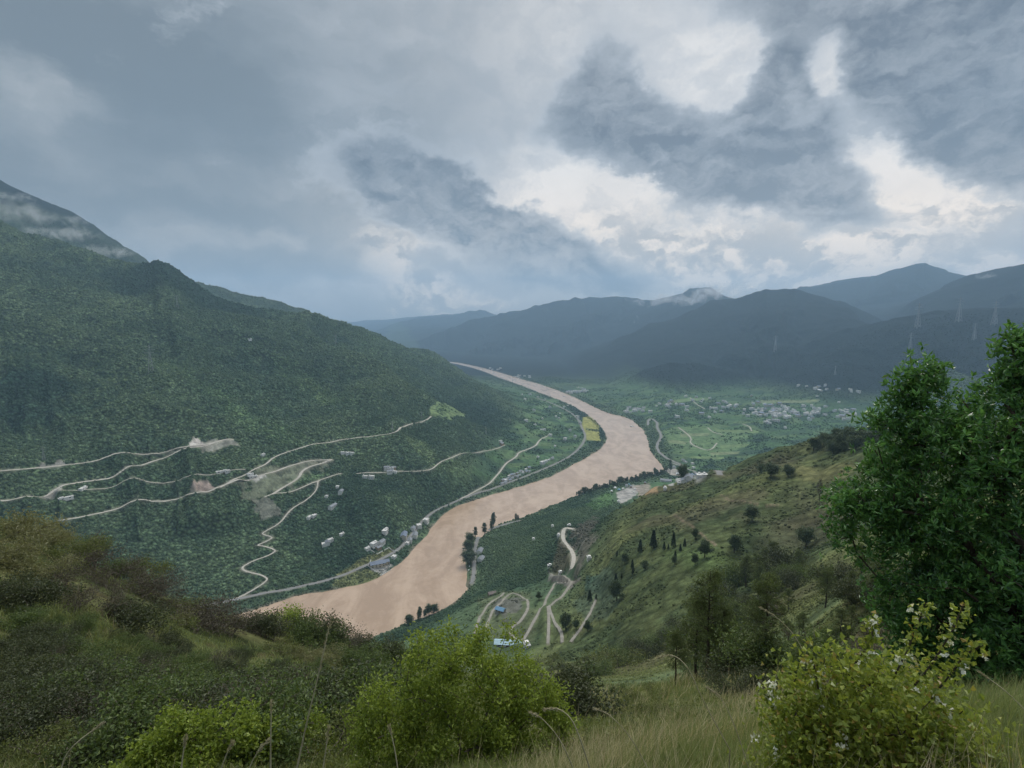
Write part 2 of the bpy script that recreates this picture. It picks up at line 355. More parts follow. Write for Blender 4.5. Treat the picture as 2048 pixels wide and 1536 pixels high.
# relief: gullies and spurs, growing with height above the valley floor
up = np.clip((Z2-40)/260, 0, 1)*sstep(R2, 1200, 1800)
wx = fbm(X2, Y2, 900, 3, 5)*500; wy = fbm(X2, Y2, 900, 3, 9)*500
far = sstep(R2, 4500, 8000)
g1 = fbm(X2+wx, (Y2+wy), 620, 4, 21, .5, True)-.62
g2 = fbm(X2+wx, Y2+wy, 2200, 6, 41, .5, True)-.62
Z2 = Z2 + up*((1-far)*g1*210 + far*g2*200)
mida = sstep(R2, 180, 400)*(1-sstep(R2, 1100, 1500))*np.clip((Z2-60)/120, 0, 1)
Z2 = Z2 + mida*(fbm(X2, Y2, 90, 4, 3, .5, True)-.6)*16
Z2 = Z2 + sstep(R2, 300, 700)*(fbm(X2, Y2, 40, 3, 13)-.5)*3*np.clip((Z2-25)/60, 0, 1)
Z2 = Z2 + (1-sstep(R2, 120, 400))*(fbm(X2, Y2, 7, 3, 7)-.5)*np.clip(R2/14, 0, 1)*1.1
Z2 = Z2 + (1-sstep(R2, 20, 60))*(fbm(X2, Y2, .8, 3, 17)-.5)*np.clip(R2/4, 0, 1)*.16
# crest lines of the ranges, each at its own distance
def crest(px, sf=.42, sb=.5, rough=.035, gully=900, seed=0, run=1.0):
    global Z2
    q = np.array([pt(u, v, r=r) for u, v, r in px])
    th, rr, zz = q[:, 0], q[:, 1], q[:, 2]
    Rr = np.interp(T2, th, rr); Zr = np.interp(T2, th, zz)
    out = np.maximum(th[0]-T2, 0)+np.maximum(T2-th[-1], 0)
    Zr = Zr-out*Rr*.8 + (fbm(T2*Rr, R2*0, Rr.mean()*.02, 4, seed+3)-.5)*Rr.mean()*.006
    Tw = T2+(fbm(X2, Y2, gully*1.2, 4, seed+8)-.5)*np.clip(np.abs(R2-Rr)/Rr, 0, .5)*.45
    e = np.clip(np.abs(R2-Rr)/Rr*3, 0, 1)
    ths = np.linspace(th[0]-.05, th[-1]+.05, 400); ker = np.hanning(61); ker /= ker.sum()
    smr = np.convolve(np.pad(np.interp(ths, th, rr), 30, mode='edge'), ker, 'valid'); smz = np.convolve(np.pad(np.interp(ths, th, zz), 30, mode='edge'), ker, 'valid')
    Rr = Rr*(1-e)+np.interp(Tw, ths, smr)*e
    Zr = Zr*(1-e)+(np.interp(Tw, ths, smz)+(Zr-np.interp(T2, th, zz)))*e
    d = R2-Rr
    gl = fbm(T2*Rr*run+wx, R2*.55+wy, gully, 5, seed, .52, True)-.55
    ease = np.clip(np.abs(d)/(gully*1.6), 0, 1)
    Zt = Zr-np.where(d < 0, -d*sf, d*sb) + gl*gully*rough*10*ease*1.0
    m = R2 > 1500
    Z2 = np.where(m & (Zt > Z2), Zt, Z2)
def same(r, *uv): return [(u, v, r) for u, v in uv]
crest(same(17500,(740,668),(770,655),(800,643),(850,634),(880,640),(910,632),(960,616),(1020,640)), .3, .5, .035, 1800, 201)
crest(same(12000,(815,688),(880,664),(940,640),(1000,627),(1050,618),(1075,610),(1110,603),(1150,596),(1200,595),(1250,593),(1290,600),(1330,612),(1400,640)), .34, .5, .045, 1300, 211)
crest(same(13500,(1360,592),(1380,577),(1420,573),(1460,600),(1500,620)), .4, .5, .035, 1300, 221)
crest(same(10300,(1180,700),(1210,665),(1240,650),(1290,628),(1340,617),(1400,606),(1450,610)), .36, .5, .04, 1100, 231)
crest(same(8000,(1130,745),(1190,718),(1260,690),(1310,668),(1335,648),(1370,625),(1440,607),(1490,590),(1530,577),(1590,578),(1640,592),(1690,605),(1730,625),(1760,640),(1800,670)), .30, .5, .04, 900, 241)
crest(same(13000,(1580,585),(1600,572),(1650,575),(1690,562),(1740,556),(1790,540),(1850,524),(1900,545),(1960,560),(2048,570)), .34, .5, .04, 1400, 251)
crest(same(8800,(1740,665),(1790,635),(1850,600),(1890,570),(1930,552),(1990,538),(2048,530),(2300,500)), .33, .5, .04, 1000, 261)
crest(same(5700,(1560,712),(1620,690),(1700,668),(1760,655),(1830,636),(1900,622),(1960,618),(2048,614),(2300,590)), .38, .5, .035, 700, 271)
crest(same(5000,(1190,790),(1240,765),(1290,740),(1340,724),(1400,728),(1480,748),(1560,775)), .28, .5, .03, 500, 281)
crest(same(6200,(-400,180),(0,358),(60,388),(100,412),(150,440),(190,458),(220,480),(250,505),(290,524),(330,545)), .6, .5, .035, 900, 291)
crest(same(5200,(380,560),(430,571),(470,583),(530,598),(570,607),(600,618),(630,630),(660,645)), .5, .5, .03, 600, 301)
crest([(-400,330,4300),(0,452,3900),(120,482,3700),(230,518,3500),(275,527,3400),(310,520,3350),(335,527,3300),(370,550,3250),(400,572,3250),(430,592,3200),(500,612,3200),(560,622,3250),(640,632,3300),(700,652,3500),
       (740,664,3650),(800,690,3900),(850,712,3950),(880,726,4000)], .42, .5, .03, 420, 311)
# river bed and banks
SD = SD+(fbm(X2, Y2, 45, 4, 19)-.5)*12*(R2 < 9000)
bank = 1.2+np.clip(SD, 0, 60)*.10+fbm(X2, Y2, 25, 2, 8)*1.5
k = sstep(SD, 8, 110)*(R2 < 12000)+(R2 >= 12000)
dry = bank*(1-k)+np.maximum(Z2, 3)*k
Z2 = np.where(SD < 0, -np.clip(-SD*.25, 0, 6)-.3, np.where(SD < 8, (1.2+fbm(X2, Y2, 25, 2, 8)*1.5)*np.clip(SD/8, 0, 1), dry))

def ground(x, y):
    x = np.asarray(x, float); y = np.asarray(y, float)
    th = np.arctan2(x, y); lr = np.log(np.maximum(np.hypot(x, y), .31))
    i = np.interp(th, TH, np.arange(len(TH))); j = np.interp(lr, LR, np.arange(len(LR)))
    i0 = np.clip(i.astype(int), 0, len(TH)-2); j0 = np.clip(j.astype(int), 0, len(LR)-2)
    a = i-i0; b = j-j0
    return (Z2[j0, i0]*(1-a)+Z2[j0, i0+1]*a)*(1-b)+(Z2[j0+1, i0]*(1-a)+Z2[j0+1, i0+1]*a)*b
def hit(u, v, rmin=2.0, rmax=30000.0):
    """where the line of sight through a point of the view first meets the ground beyond rmin"""
    d = pix_dir(u, v); hyp = math.hypot(d[0], d[1]); e = d[2]/hyp
    r = np.exp(np.linspace(math.log(rmin), math.log(rmax), 6000))
    x = d[0]/hyp*r; y = d[1]/hyp*r
    h = ground(x, y)-(CAMZ+e*r)
    w = np.nonzero(h[1:] >= 0)[0]
    w = [q for q in w if h[q] < 0 or q == 0]
    if not len(w):
        q = int(np.argmax(h))
    else: q = int(w[0])
    t = 0 if abs(h[q+1 if q+1 < len(h) else q]-h[q]) < 1e-9 else np.clip(-h[q]/(h[min(q+1, len(h)-1)]-h[q]), 0, 1)
    rr = r[q]+(r[min(q+1, len(r)-1)]-r[q])*t
    X, Y = d[0]/hyp*rr, d[1]/hyp*rr
    return X, Y, float(ground(X, Y)), rr

# ------------------------------------------------------------------ mesh helpers
def mesh_np(name, V, F, mat=None, smooth=False, parent=None, mats=None, midx=None, loc=None):
    """F: (n, k) index array, or a list of such arrays"""
    me = bpy.data.meshes.new(name)
    Fs = F if isinstance(F, list) else [F]
    V = np.asarray(V, np.float32)
    me.vertices.add(len(V)); me.vertices.foreach_set('co', V.ravel())
    tot = np.concatenate([np.full(len(f), f.shape[1], np.int32) for f in Fs])
    idx = np.concatenate([np.asarray(f, np.int32).ravel() for f in Fs])
    me.loops.add(len(idx)); me.loops.foreach_set('vertex_index', idx)
    me.polygons.add(len(tot)); me.polygons.foreach_set('loop_start', np.concatenate([[0], np.cumsum(tot)[:-1]]).astype(np.int32))
    me.polygons.foreach_set('use_smooth', np.full(len(tot), smooth))
    for m_ in (mats or ([mat] if mat else [])): me.materials.append(m_)
    if midx is not None: me.polygons.foreach_set('material_index', np.asarray(midx, np.int32))
    me.update(calc_edges=True)
    o = bpy.data.objects.new(name, me); COL.objects.link(o)
    if parent is not None: o.parent = parent
    if loc is not None: o.location = loc
    return o
def tag(o, label=None, cat=None, group=None, kind=None):
    if label: o['label'] = label
    if cat: o['category'] = cat
    if group: o['group'] = group
    if kind: o['kind'] = kind
    return o
def empty(name, loc=(0, 0, 0), rz=0.0, scale=1.0):
    o = bpy.data.objects.new(name, None); COL.objects.link(o)
    o.location = loc; o.rotation_euler = (0, 0, rz); o.scale = (scale,)*3; o.empty_display_size = .1
    return o
def material(name, rough=.8, spec=.2):
    m_ = bpy.data.materials.new(name); m_.use_nodes = True
    nt = m_.node_tree; b = nt.nodes['Principled BSDF']
    b.inputs['Roughness'].default_value = rough; b.inputs['Specular IOR Level'].default_value = spec
    return m_, G(nt), b
def set_attr(o, name, data, typ='FLOAT'):
    a = o.data.attributes.new(name, typ, 'POINT')
    if typ == 'FLOAT': a.data.foreach_set('value', np.asarray(data, np.float32).ravel())
    else: a.data.foreach_set('color', np.asarray(data, np.float32).ravel())

# ------------------------------------------------------------------ land cover
def lerp3(a, b, k): return a*(1-k[..., None])+np.asarray(b)*k[..., None]
nn = fbm(X2, Y2, 260, 5, 61); n2 = fbm(X2, Y2, 60, 4, 71); n3 = fbm(X2, Y2, 900, 3, 81)
cover = np.zeros(X2.shape+(3,)) + np.array((.058, .094, .052))
cover = lerp3(cover, (.090, .132, .066), sstep(nn, .48, .70)*.75)                  # lighter scrub on the big slopes
cover = lerp3(cover, (.026, .055, .036), sstep(n2, .50, .66)*.5)
cover = lerp3(cover, (.020, .046, .034), sstep(-g1, .02, .22)*.85)       # denser gully woods, darkened in colour to stand in for weak shading
cover = lerp3(cover, (.088, .128, .066), sstep(g1, .06, .26)*.7)         # open grassy spurs, lightened in colour so the relief shows
cover = lerp3(cover, (.009, .019, .021), np.maximum(sstep(R2, 4600, 6500), sstep(R2, 3700, 4500)*sstep(Z2, 70, 140)*(T2 > .05)))                    # dense forest on the ranges
plain = (1-sstep(Z2, 45, 110))*sstep(R2, 1500, 2000)*(1-sstep(R2, 4300, 6000))*sstep(SD, 30, 120)
ca, sa = math.cos(.5), math.sin(.5)
fx = (X2*ca+Y2*sa)/95; fy = (-X2*sa+Y2*ca)/42
cell = _hash(np.floor(fx+vnoise(fx*.3, fy*.3, 2)), np.floor(fy+vnoise(fx*.4, fy*.4, 5)), 77)
fieldc = np.where((cell < .35)[..., None], np.array((.060, .115, .050)), np.where((cell < .6)[..., None], np.array((.045, .085, .045)), np.where((cell < .8)[..., None], np.array((.085, .135, .060)), np.array((.030, .060, .038)))))
cover = cover*(1-(plain*.85)[..., None])+fieldc*(plain*.85)[..., None]
hillb = sstep(R2, 150, 220)*(1-sstep(R2, 1150, 1350))*sstep(Z2, 215, 330)
og = np.array((.068, .086, .036))
og = lerp3(og, (.108, .124, .050), sstep(nn, .42, .62)); og = lerp3(og, (.042, .062, .028), sstep(n2, .5, .68)*.8)
og = lerp3(og, (.105, .088, .056), sstep(fbm(X2, Y2, 120, 4, 91), .60, .74)*.45)
cover = cover*(1-hillb[..., None])+og*hillb[..., None]
fg = 1-sstep(R2, 120, 200)
n4 = fbm(X2, Y2, 6, 4, 101)
fc = lerp3(np.zeros(X2.shape+(3,))+np.array((.070, .088, .032)), (.14, .15, .062), sstep(n4, .42, .66))
fc = lerp3(fc, (.085, .060, .035), sstep(fbm(X2, Y2, 2.2, 3, 111), .62, .8)*.7)
fc = fc*(1-.38*(1-sstep(T2, -.12, .10)))[..., None]      # darker herbs on the shrubby left flank
cover = cover*(1-fg[..., None])+fc*fg[..., None]
wet = sstep(-SD-fbm(X2, Y2, 30, 3, 8)*22, -20, -4)
cover = lerp3(cover, (.20, .165, .125), wet*.85*(R2 < 12000))
def paint(px, col, w=1.0, soft=12.0, rmin=300, noise=.0):
    """gives the land inside an outline its own cover (a field, a scar, a yard)"""
    P = np.array([hit(u, v, rmin)[:2] for u, v in px])
    x0, y0 = P.min(0)-soft*2; x1, y1 = P.max(0)+soft*2
    s = (X2 > x0) & (X2 < x1) & (Y2 > y0) & (Y2 < y1)
    d = poly_dist(X2[s], Y2[s], P)
    if noise: d = d+(fbm(X2[s], Y2[s], soft*2.5, 3, 131)-.5)*noise*2
    k = (1-sstep(d, -soft*.5, soft*.5))*w
    vary = (.72+.56*fbm(X2[s], Y2[s], max(soft*.8, 3), 4, 141, .6))[:, None]
    cover[s] = cover[s]*(1-k[:, None])+np.array(col)*vary*k[:, None]
# fields, scars and yards (their own colours), outlined where they lie
FIELD_Y = (.20, .20, .085); FIELD_G = (.105, .165, .075); SCREE = (.125, .115, .095); PALE = (.42, .39, .36)
paint([(672,1148),(735,1112),(785,1095),(797,1102),(735,1130),(690,1160)], (.135, .145, .062), .9, 6)
paint([(668,1162),(735,1137),(772,1150),(745,1167),(700,1177),(662,1172)], (.125, .140, .060), .9, 6)
paint([(738,1128),(762,1118),(785,1130),(765,1150),(742,1140)], (.36, .35, .33), .9, 5)
paint([(858,818),(870,808),(890,806),(932,830),(901,842),(860,834)], (.135, .19, .085), .95, 10, noise=8)
paint([(868,820),(895,812),(915,826),(885,834)], (.10, .155, .07), .8, 6)
paint([(1166,834),(1183,834),(1198,852),(1201,883),(1174,880),(1164,852)], (.24, .24, .075), .95, 8)
paint([(1171,856),(1198,860),(1198,864),(1171,860)], (.08, .11, .05), .8, 4)
paint([(1172,1150),(1202,1147),(1202,1185),(1168,1181)], (.050, .085, .060), .9, 3)
paint([(1144,1205),(1206,1137),(1236,1150),(1240,1205),(1213,1239),(1168,1239)], (.060, .085, .055), .75, 5, noise=3)
paint([(1145,1068),(1195,1031),(1190,1080),(1155,1143),(1150,1110)], SCREE, .8, 10, noise=14)
paint([(1120,1085),(1136,1095),(1143,1120),(1138,1136),(1104,1150),(1108,1120)], (.11, .098, .065), .8, 8, noise=6)
paint([(1098,1140),(1150,1150),(1160,1162),(1140,1172),(1096,1160)], (.15, .14, .125), .9, 4, noise=5)
paint([(958,1200),(1010,1182),(1060,1188),(1068,1240),(1050,1285),(960,1272)], (.105, .120, .065), .6, 10, noise=14)
paint([(990,1200),(1040,1196),(1048,1215),(1010,1240),(985,1230)], (.115, .115, .105), .8, 6, noise=8)
paint([(1232,985),(1267,969),(1281,982),(1254,1002),(1240,1008)], (.30, .285, .27), .9, 6, noise=5)
paint([(1262,972),(1300,966),(1318,972),(1300,984),(1278,986)], (.26, .22, .19), .8, 8, noise=9)
paint([(1278,982),(1314,978),(1316,986),(1290,991)], (.30, .21, .12), .9, 4)
paint([(1352,956),(1372,954),(1347,972),(1336,972)], (.30, .29, .28), .9, 4)
paint([(1322,936),(1350,938),(1378,946),(1362,952),(1340,950)], (.34, .31, .28), .85, 6, noise=6)
paint([(1376,950),(1412,946),(1418,954),(1385,966)], (.26, .26, .25), .75, 8, noise=9)
paint([(372,896),(378,884),(395,878),(414,886),(405,896)], PALE, .95, 9, noise=9)
paint([(60,940),(85,926),(100,930),(118,921),(140,927),(120,936)], (.30, .28, .26), .8, 8, noise=10)
paint([(372,990),(383,962),(405,960),(436,972),(430,982)], (.27, .21, .185), .85, 12, noise=12)
paint([(96,985),(120,968),(135,968),(120,982),(70,992)], (.30, .28, .26), .8, 8, noise=9)
paint([(504,1000),(545,998),(562,1030),(520,1040)], (.17, .165, .145), .7, 8, noise=12)
paint([(478,972),(500,950),(545,935),(610,925),(665,920),(605,962),(540,985),(510,1000)], (.19, .19, .14), .55, 12, noise=34)
paint([(575,960),(600,948),(660,945),(640,958),(590,975)], (.10, .16, .075), .8, 6)
paint([(498,958),(512,948),(535,953),(512,964)], (.46, .44, .41), .9, 4)
paint([(415,880),(460,878),(485,893),(455,892),(400,903)], (.28, .27, .23), .85, 10, noise=8)
paint([(330,735),(430,770),(545,840),(560,885),(480,870),(400,800)], (.10, .165, .070), .55, 90, noise=140)
paint([(560,700),(640,760),(700,800),(640,800),(580,750)], (.095, .150, .065), .5, 90, noise=120)
paint([(800,860),(850,880),(880,920),(860,930),(820,890)], (.115, .165, .072), .7, 22, noise=20)
paint([(868,925),(910,920),(935,945),(880,950)], (.105, .155, .070), .7, 22, noise=20)
paint([(780,640),(840,690),(880,740),(930,780),(800,760),(700,700)], (.075, .12, .06), .4, 120, noise=150)
paint([(1325,862),(1400,850),(1500,868),(1490,895),(1430,912),(1350,900),(1330,880)], FIELD_G, .75, 25, noise=16)
for k_, (a_, b_) in enumerate([((1420,905),(1480,903)),((1440,890),(1500,888)),((1360,868),(1420,866)),((1380,912),(1450,914)),((1335,880),(1375,884)),((1430,858),(1520,862)),((1520,800),(1640,798)),((1340,800),(1420,796))]):
    paint([a_, (b_[0], b_[1]), (b_[0]-4, b_[1]+5), (a_[0]+3, a_[1]+6)], (.14, .20, .09) if k_ % 2 else (.17, .20, .11), .8, 6)
for a_ in ((1100,850),(1125,838),(1075,862),(1052,880),(1095,876),(1020,905),(1110,800),(1085,812),(1060,830),(1040,852),(1140,850)):
    paint([(a_[0]-14,a_[1]),(a_[0]+4,a_[1]-5),(a_[0]+15,a_[1]+2),(a_[0]-4,a_[1]+6)], (.10, .165, .075), .8, 10)
paint([(1560,900),(1700,868),(1760,870),(1640,905)], (.115, .125, .055), .6, 20, noise=20)
paint([(1570,930),(1700,930),(1700,960),(1600,958)], (.15, .15, .065), .75, 18, noise=16)
paint([(1590,960),(1690,965),(1680,1060),(1560,1080),(1540,1020)], (.100, .082, .055), .35, 30, noise=34)
paint([(1215,985),(1225,990),(1225,1010),(1190,1020),(1170,1010)], (.09, .17, .06), .7, 10, noise=10)
paint([(1300,1100),(1420,1090),(1500,1130),(1400,1150)], (.075, .115, .040), .6, 25, noise=25)

# ------------------------------------------------------------------ courses of the roads
ROADS = [
 ('road', 9, 'd', 3, [(0,942),(60,938),(120,932),(200,922),(290,908),(345,897),(385,893),(430,883),(462,878)]),
 ('road', 10, 'd', 3, [(0,1000),(60,992),(110,975),(180,960),(245,945),(300,920),(350,907),(400,898),(430,886),(455,877)]),
 ('track', 5, 'd', 3, [(120,978),(170,977),(300,962),(375,955),(440,947),(490,939)]),
 ('road', 9, 'd', 3, [(120,1040),(180,1030),(250,1013),(330,1000),(400,988),(450,972),(500,957),(540,948),(580,930),(640,920),(670,918),(640,928),(603,940),(600,955),(570,972),(545,988)]),
 ('road', 8, 'd', 3, [(440,975),(490,948),(530,932),(545,915),(580,900),(620,890),(700,877),(760,870),(795,866),(803,853),(830,846),(862,832)]),
 ('track', 6, 'd', 3, [(530,994),(545,988),(580,985),(612,972),(632,962),(655,955),(682,947)]),
 ('track', 5, 'd', 3, [(636,961),(635,978),(615,1000),(580,1018),(560,1048),(535,1060),(520,1068),(548,1074),(535,1083),(510,1090),(530,1092),(553,1100),(545,1108),(510,1120),(473,1140),(540,1155),(525,1170),(470,1197)]),
 ('highway', 12, 'a', 3, [(300,1235),(400,1212),(470,1200),(540,1184),(600,1172),(660,1160),(740,1130),(795,1102),(815,1080),(835,1055),(853,1032),(885,1013),(921,998),(960,986),(1000,972),(1050,953),(1089,938),(1147,911),(1174,876),(1164,856),(1157,838),(1140,824),(1108,808),(1075,796)]),
 ('road', 8, 'd', 3, [(921,996),(969,975),(990,958),(1007,929),(1034,914),(1036,904),(1072,893),(1078,880),(1099,870)]),
 ('track', 6, 'd', 3, [(713,948),(771,946),(825,946),(860,941),(877,924),(907,917),(959,904),(1010,890)]),
 ('highway', 14, 'a', 3, [(1296,850),(1296,841),(1302,836),(1316,845),(1313,855),(1325,872),(1313,889),(1316,903),(1337,920),(1378,934),(1439,942)]),
 ('road', 10, 'a', 3, [(1345,926),(1375,938),(1400,946),(1440,950)]),
 ('track', 6, 'd', 3, [(1357,855),(1385,876),(1378,886),(1405,899),(1422,901),(1434,886)]),
 ('track', 6, 'd', 3, [(1415,855),(1426,865),(1444,869)]),
 ('track', 6, 'd', 3, [(1380,795),(1392,808),(1410,818)]),
 ('track', 6, 'd', 3, [(1485,848),(1500,853),(1503,862)]),
 ('highway', 11, 'a', 3, [(1040,1041),(1001,1051),(960,1068),(951,1089),(948,1120),(948,1150),(943,1168)]),
 ('track', 8, 'd', 3, [(1148,1057),(1127,1060),(1125,1079),(1141,1096),(1149,1113),(1144,1133),(1139,1139)]),
 ('track', 3.6, 'g', 3, [(1103,1149),(1124,1150),(1144,1161),(1134,1167),(1110,1167),(1096,1191),(1090,1212),(1069,1239),(1055,1267),(1042,1280),(1021,1273),(1021,1256),(1042,1243),(1055,1222),(1057,1202),(1045,1190),(1021,1191),(1001,1205),(973,1253)]),
 ('track', 3.6, 'g', 3, [(1144,1161),(1127,1191),(1107,1205),(1096,1219),(1110,1246),(1124,1263),(1124,1287)]),
 ('track', 3.6, 'g', 3, [(1096,1219),(1098,1246),(1096,1284)]),
 ('track', 3, 'g', 3, [(1141,1284),(1168,1246),(1192,1198)]),
 ('track', 3.6, 'g', 3, [(950,1263),(967,1222),(984,1202),(1008,1188)]),
 ('path', 2, 'p', 3, [(1345,1030),(1380,1050),(1410,1075),(1430,1090)]),
 ('path', 2, 'p', 3, [(1440,990),(1500,1010),(1560,1012),(1620,1000)]),
]
def course(px, rmin=300):
    P = chaikin([hit(u, v, rmin)[:2] for u, v in px], 3)
    seg = np.hypot(*np.diff(P, axis=0).T); s = np.r_[0, np.cumsum(seg)]
    n = max(4, int(s[-1]/3.5)); t = np.linspace(0, s[-1], n)
    return np.c_[np.interp(t, s, P[:, 0]), np.interp(t, s, P[:, 1])]
COURSES = [course(r_[4]) for r_ in ROADS]
# verges: worn soil beside every track, and a terrace cut into the slope for it
for (nm, w, k_, _, _), P in zip(ROADS, COURSES):
    x0, y0 = P.min(0)-30; x1, y1 = P.max(0)+30
    s = (X2 > x0) & (X2 < x1) & (Y2 > y0) & (Y2 < y1)
    xs, ys = X2[s], Y2[s]; d2 = np.full(xs.shape, 1e9); near_z = np.zeros(xs.shape)
    zc = ground(P[:, 0], P[:, 1]); zc = np.convolve(np.pad(zc, 6, mode='edge'), np.ones(13)/13, 'valid')
    for j in range(0, len(P)):
        dd = (xs-P[j, 0])**2+(ys-P[j, 1])**2; b_ = dd < d2
        d2[b_] = dd[b_]; near_z[b_] = zc[j]
    d = np.sqrt(d2)
    if nm != 'path':
        kk = (1-sstep(d, w*.5+1, w*.5+11))
        Z2[s] = Z2[s]*(1-kk)+near_z*kk
    vw = np.where(fbm(xs, ys, 60, 3, 211) > .56, 9.0, 2.5) if k_ == 'd' else (.6 if k_ == 'g' else 3.0)
    cover[s] = lerp3(cover[s], (.20, .185, .15) if k_ != 'p' else (.16, .13, .09), (1-sstep(d, w*.5, w*.5+(vw if nm != 'path' else 1.5)))*(.6 if nm != 'path' else .8))
m_ground, gg, bs = material('ground_cover', .95, .05)
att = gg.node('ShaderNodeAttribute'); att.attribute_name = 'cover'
geo = gg.node('ShaderNodeNewGeometry')
pos = geo.outputs['Position']
attm = gg.node('ShaderNodeAttribute'); attm.attribute_name = 'tree'
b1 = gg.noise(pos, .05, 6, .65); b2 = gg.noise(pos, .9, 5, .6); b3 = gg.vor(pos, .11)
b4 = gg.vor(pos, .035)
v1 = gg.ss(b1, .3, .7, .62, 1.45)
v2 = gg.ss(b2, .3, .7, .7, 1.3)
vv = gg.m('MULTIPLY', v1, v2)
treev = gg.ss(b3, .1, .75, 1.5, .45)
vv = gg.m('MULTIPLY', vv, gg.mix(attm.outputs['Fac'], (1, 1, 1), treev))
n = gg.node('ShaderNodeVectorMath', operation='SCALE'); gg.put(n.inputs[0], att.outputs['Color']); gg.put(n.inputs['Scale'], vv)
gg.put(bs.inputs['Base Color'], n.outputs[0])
bp = gg.node('ShaderNodeBump'); bp.inputs['Strength'].default_value = 1.0; bp.inputs['Distance'].default_value = 1.0
hgt = gg.m('ADD', gg.m('MULTIPLY', gg.m('MULTIPLY', gg.m('SUBTRACT', 1.0, b3), 5.5), attm.outputs['Fac']), gg.m('MULTIPLY', b2, .25))
gg.put(bp.inputs['Height'], hgt); gg.put(bs.inputs['Normal'], bp.outputs[0])

NR, NC = X2.shape
ii = np.arange(NR*NC).reshape(NR, NC)
F = np.stack([ii[:-1, :-1], ii[:-1, 1:], ii[1:, 1:], ii[1:, :-1]], -1).reshape(-1, 4)[:, ::-1]
ter = mesh_np('ground', np.stack([X2, Y2, Z2], -1).reshape(-1, 3), F, m_ground, True)
tag(ter, kind='structure')
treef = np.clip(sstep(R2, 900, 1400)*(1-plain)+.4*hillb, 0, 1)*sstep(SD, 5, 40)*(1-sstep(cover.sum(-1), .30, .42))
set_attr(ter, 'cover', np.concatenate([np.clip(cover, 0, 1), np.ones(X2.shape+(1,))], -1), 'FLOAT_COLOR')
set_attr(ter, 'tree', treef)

# ------------------------------------------------------------------ the river
m_water, gw, bw = material('silty_water', .20, .5)
posw = gw.node('ShaderNodeNewGeometry').outputs['Position']
wv = gw.noise(gw.mapping(posw, (1.6, .6, 1), rot=(0, 0, R(-35))), .007, 6, .65, 1.6)
wv2 = gw.noise(posw, .03, 4, .6, 1.5)
gw.put(bw.inputs['Base Color'], gw.mix(gw.ss(gw.m('ADD', gw.m('MULTIPLY', wv, .7), gw.m('MULTIPLY', wv2, .3)), .37, .63), (.335, .235, .158), (.455, .335, .238)))
bpw = gw.node('ShaderNodeBump'); bpw.inputs['Strength'].default_value = .35; bpw.inputs['Distance'].default_value = 1.0
gw.put(bpw.inputs['Height'], gw.m('ADD', gw.noise(posw, .12, 5, .6, .5), gw.m('MULTIPLY', wv2, 1.5))); gw.put(bw.inputs['Normal'], bpw.outputs[0])
from mathutils.geometry import tessellate_polygon
tri = tessellate_polygon([[Vector((x, y, 0)) for x, y in WATER]])
tri = np.array([t if (WATER[t[1]][0]-WATER[t[0]][0])*(WATER[t[2]][1]-WATER[t[0]][1])-(WATER[t[1]][1]-WATER[t[0]][1])*(WATER[t[2]][0]-WATER[t[0]][0]) > 0 else t[::-1] for t in tri])
riv = mesh_np('river', np.c_[WATER, np.zeros(len(WATER))], tri, m_water)
tag(riv, kind='structure')

# ------------------------------------------------------------------ haze
HZ_TOP = float(Z2.max())+60
m_h = bpy.data.materials.new('valley_haze'); m_h.use_nodes = True
nt = m_h.node_tree; nt.nodes.clear()
pv = nt.nodes.new('ShaderNodeVolumePrincipled'); mo = nt.nodes.new('ShaderNodeOutputMaterial')
pv.inputs['Color'].default_value = (.50, .74, 1.0, 1); pv.inputs['Density'].default_value = HAZE if 'HAZE' in globals() else 5.8e-5
pv.inputs['Anisotropy'].default_value = .2
nt.links.new(pv.outputs[0], mo.inputs['Volume'])
hw = 26500.0; zb = float(Z2.min())-1.0
V = [(sx_*hw, sy_*hw, z_) for z_ in (zb, HZ_TOP) for sx_, sy_ in ((-1, -1), (1, -1), (1, 1), (-1, 1))]
Fh = np.array([(3, 2, 1, 0), (4, 5, 6, 7), (0, 1, 5, 4), (1, 2, 6, 5), (2, 3, 7, 6), (3, 0, 4, 7)])
hz = mesh_np('haze', V, Fh, m_h); tag(hz, kind='stuff')
print('terrain', X2.shape, 'ztop', HZ_TOP)
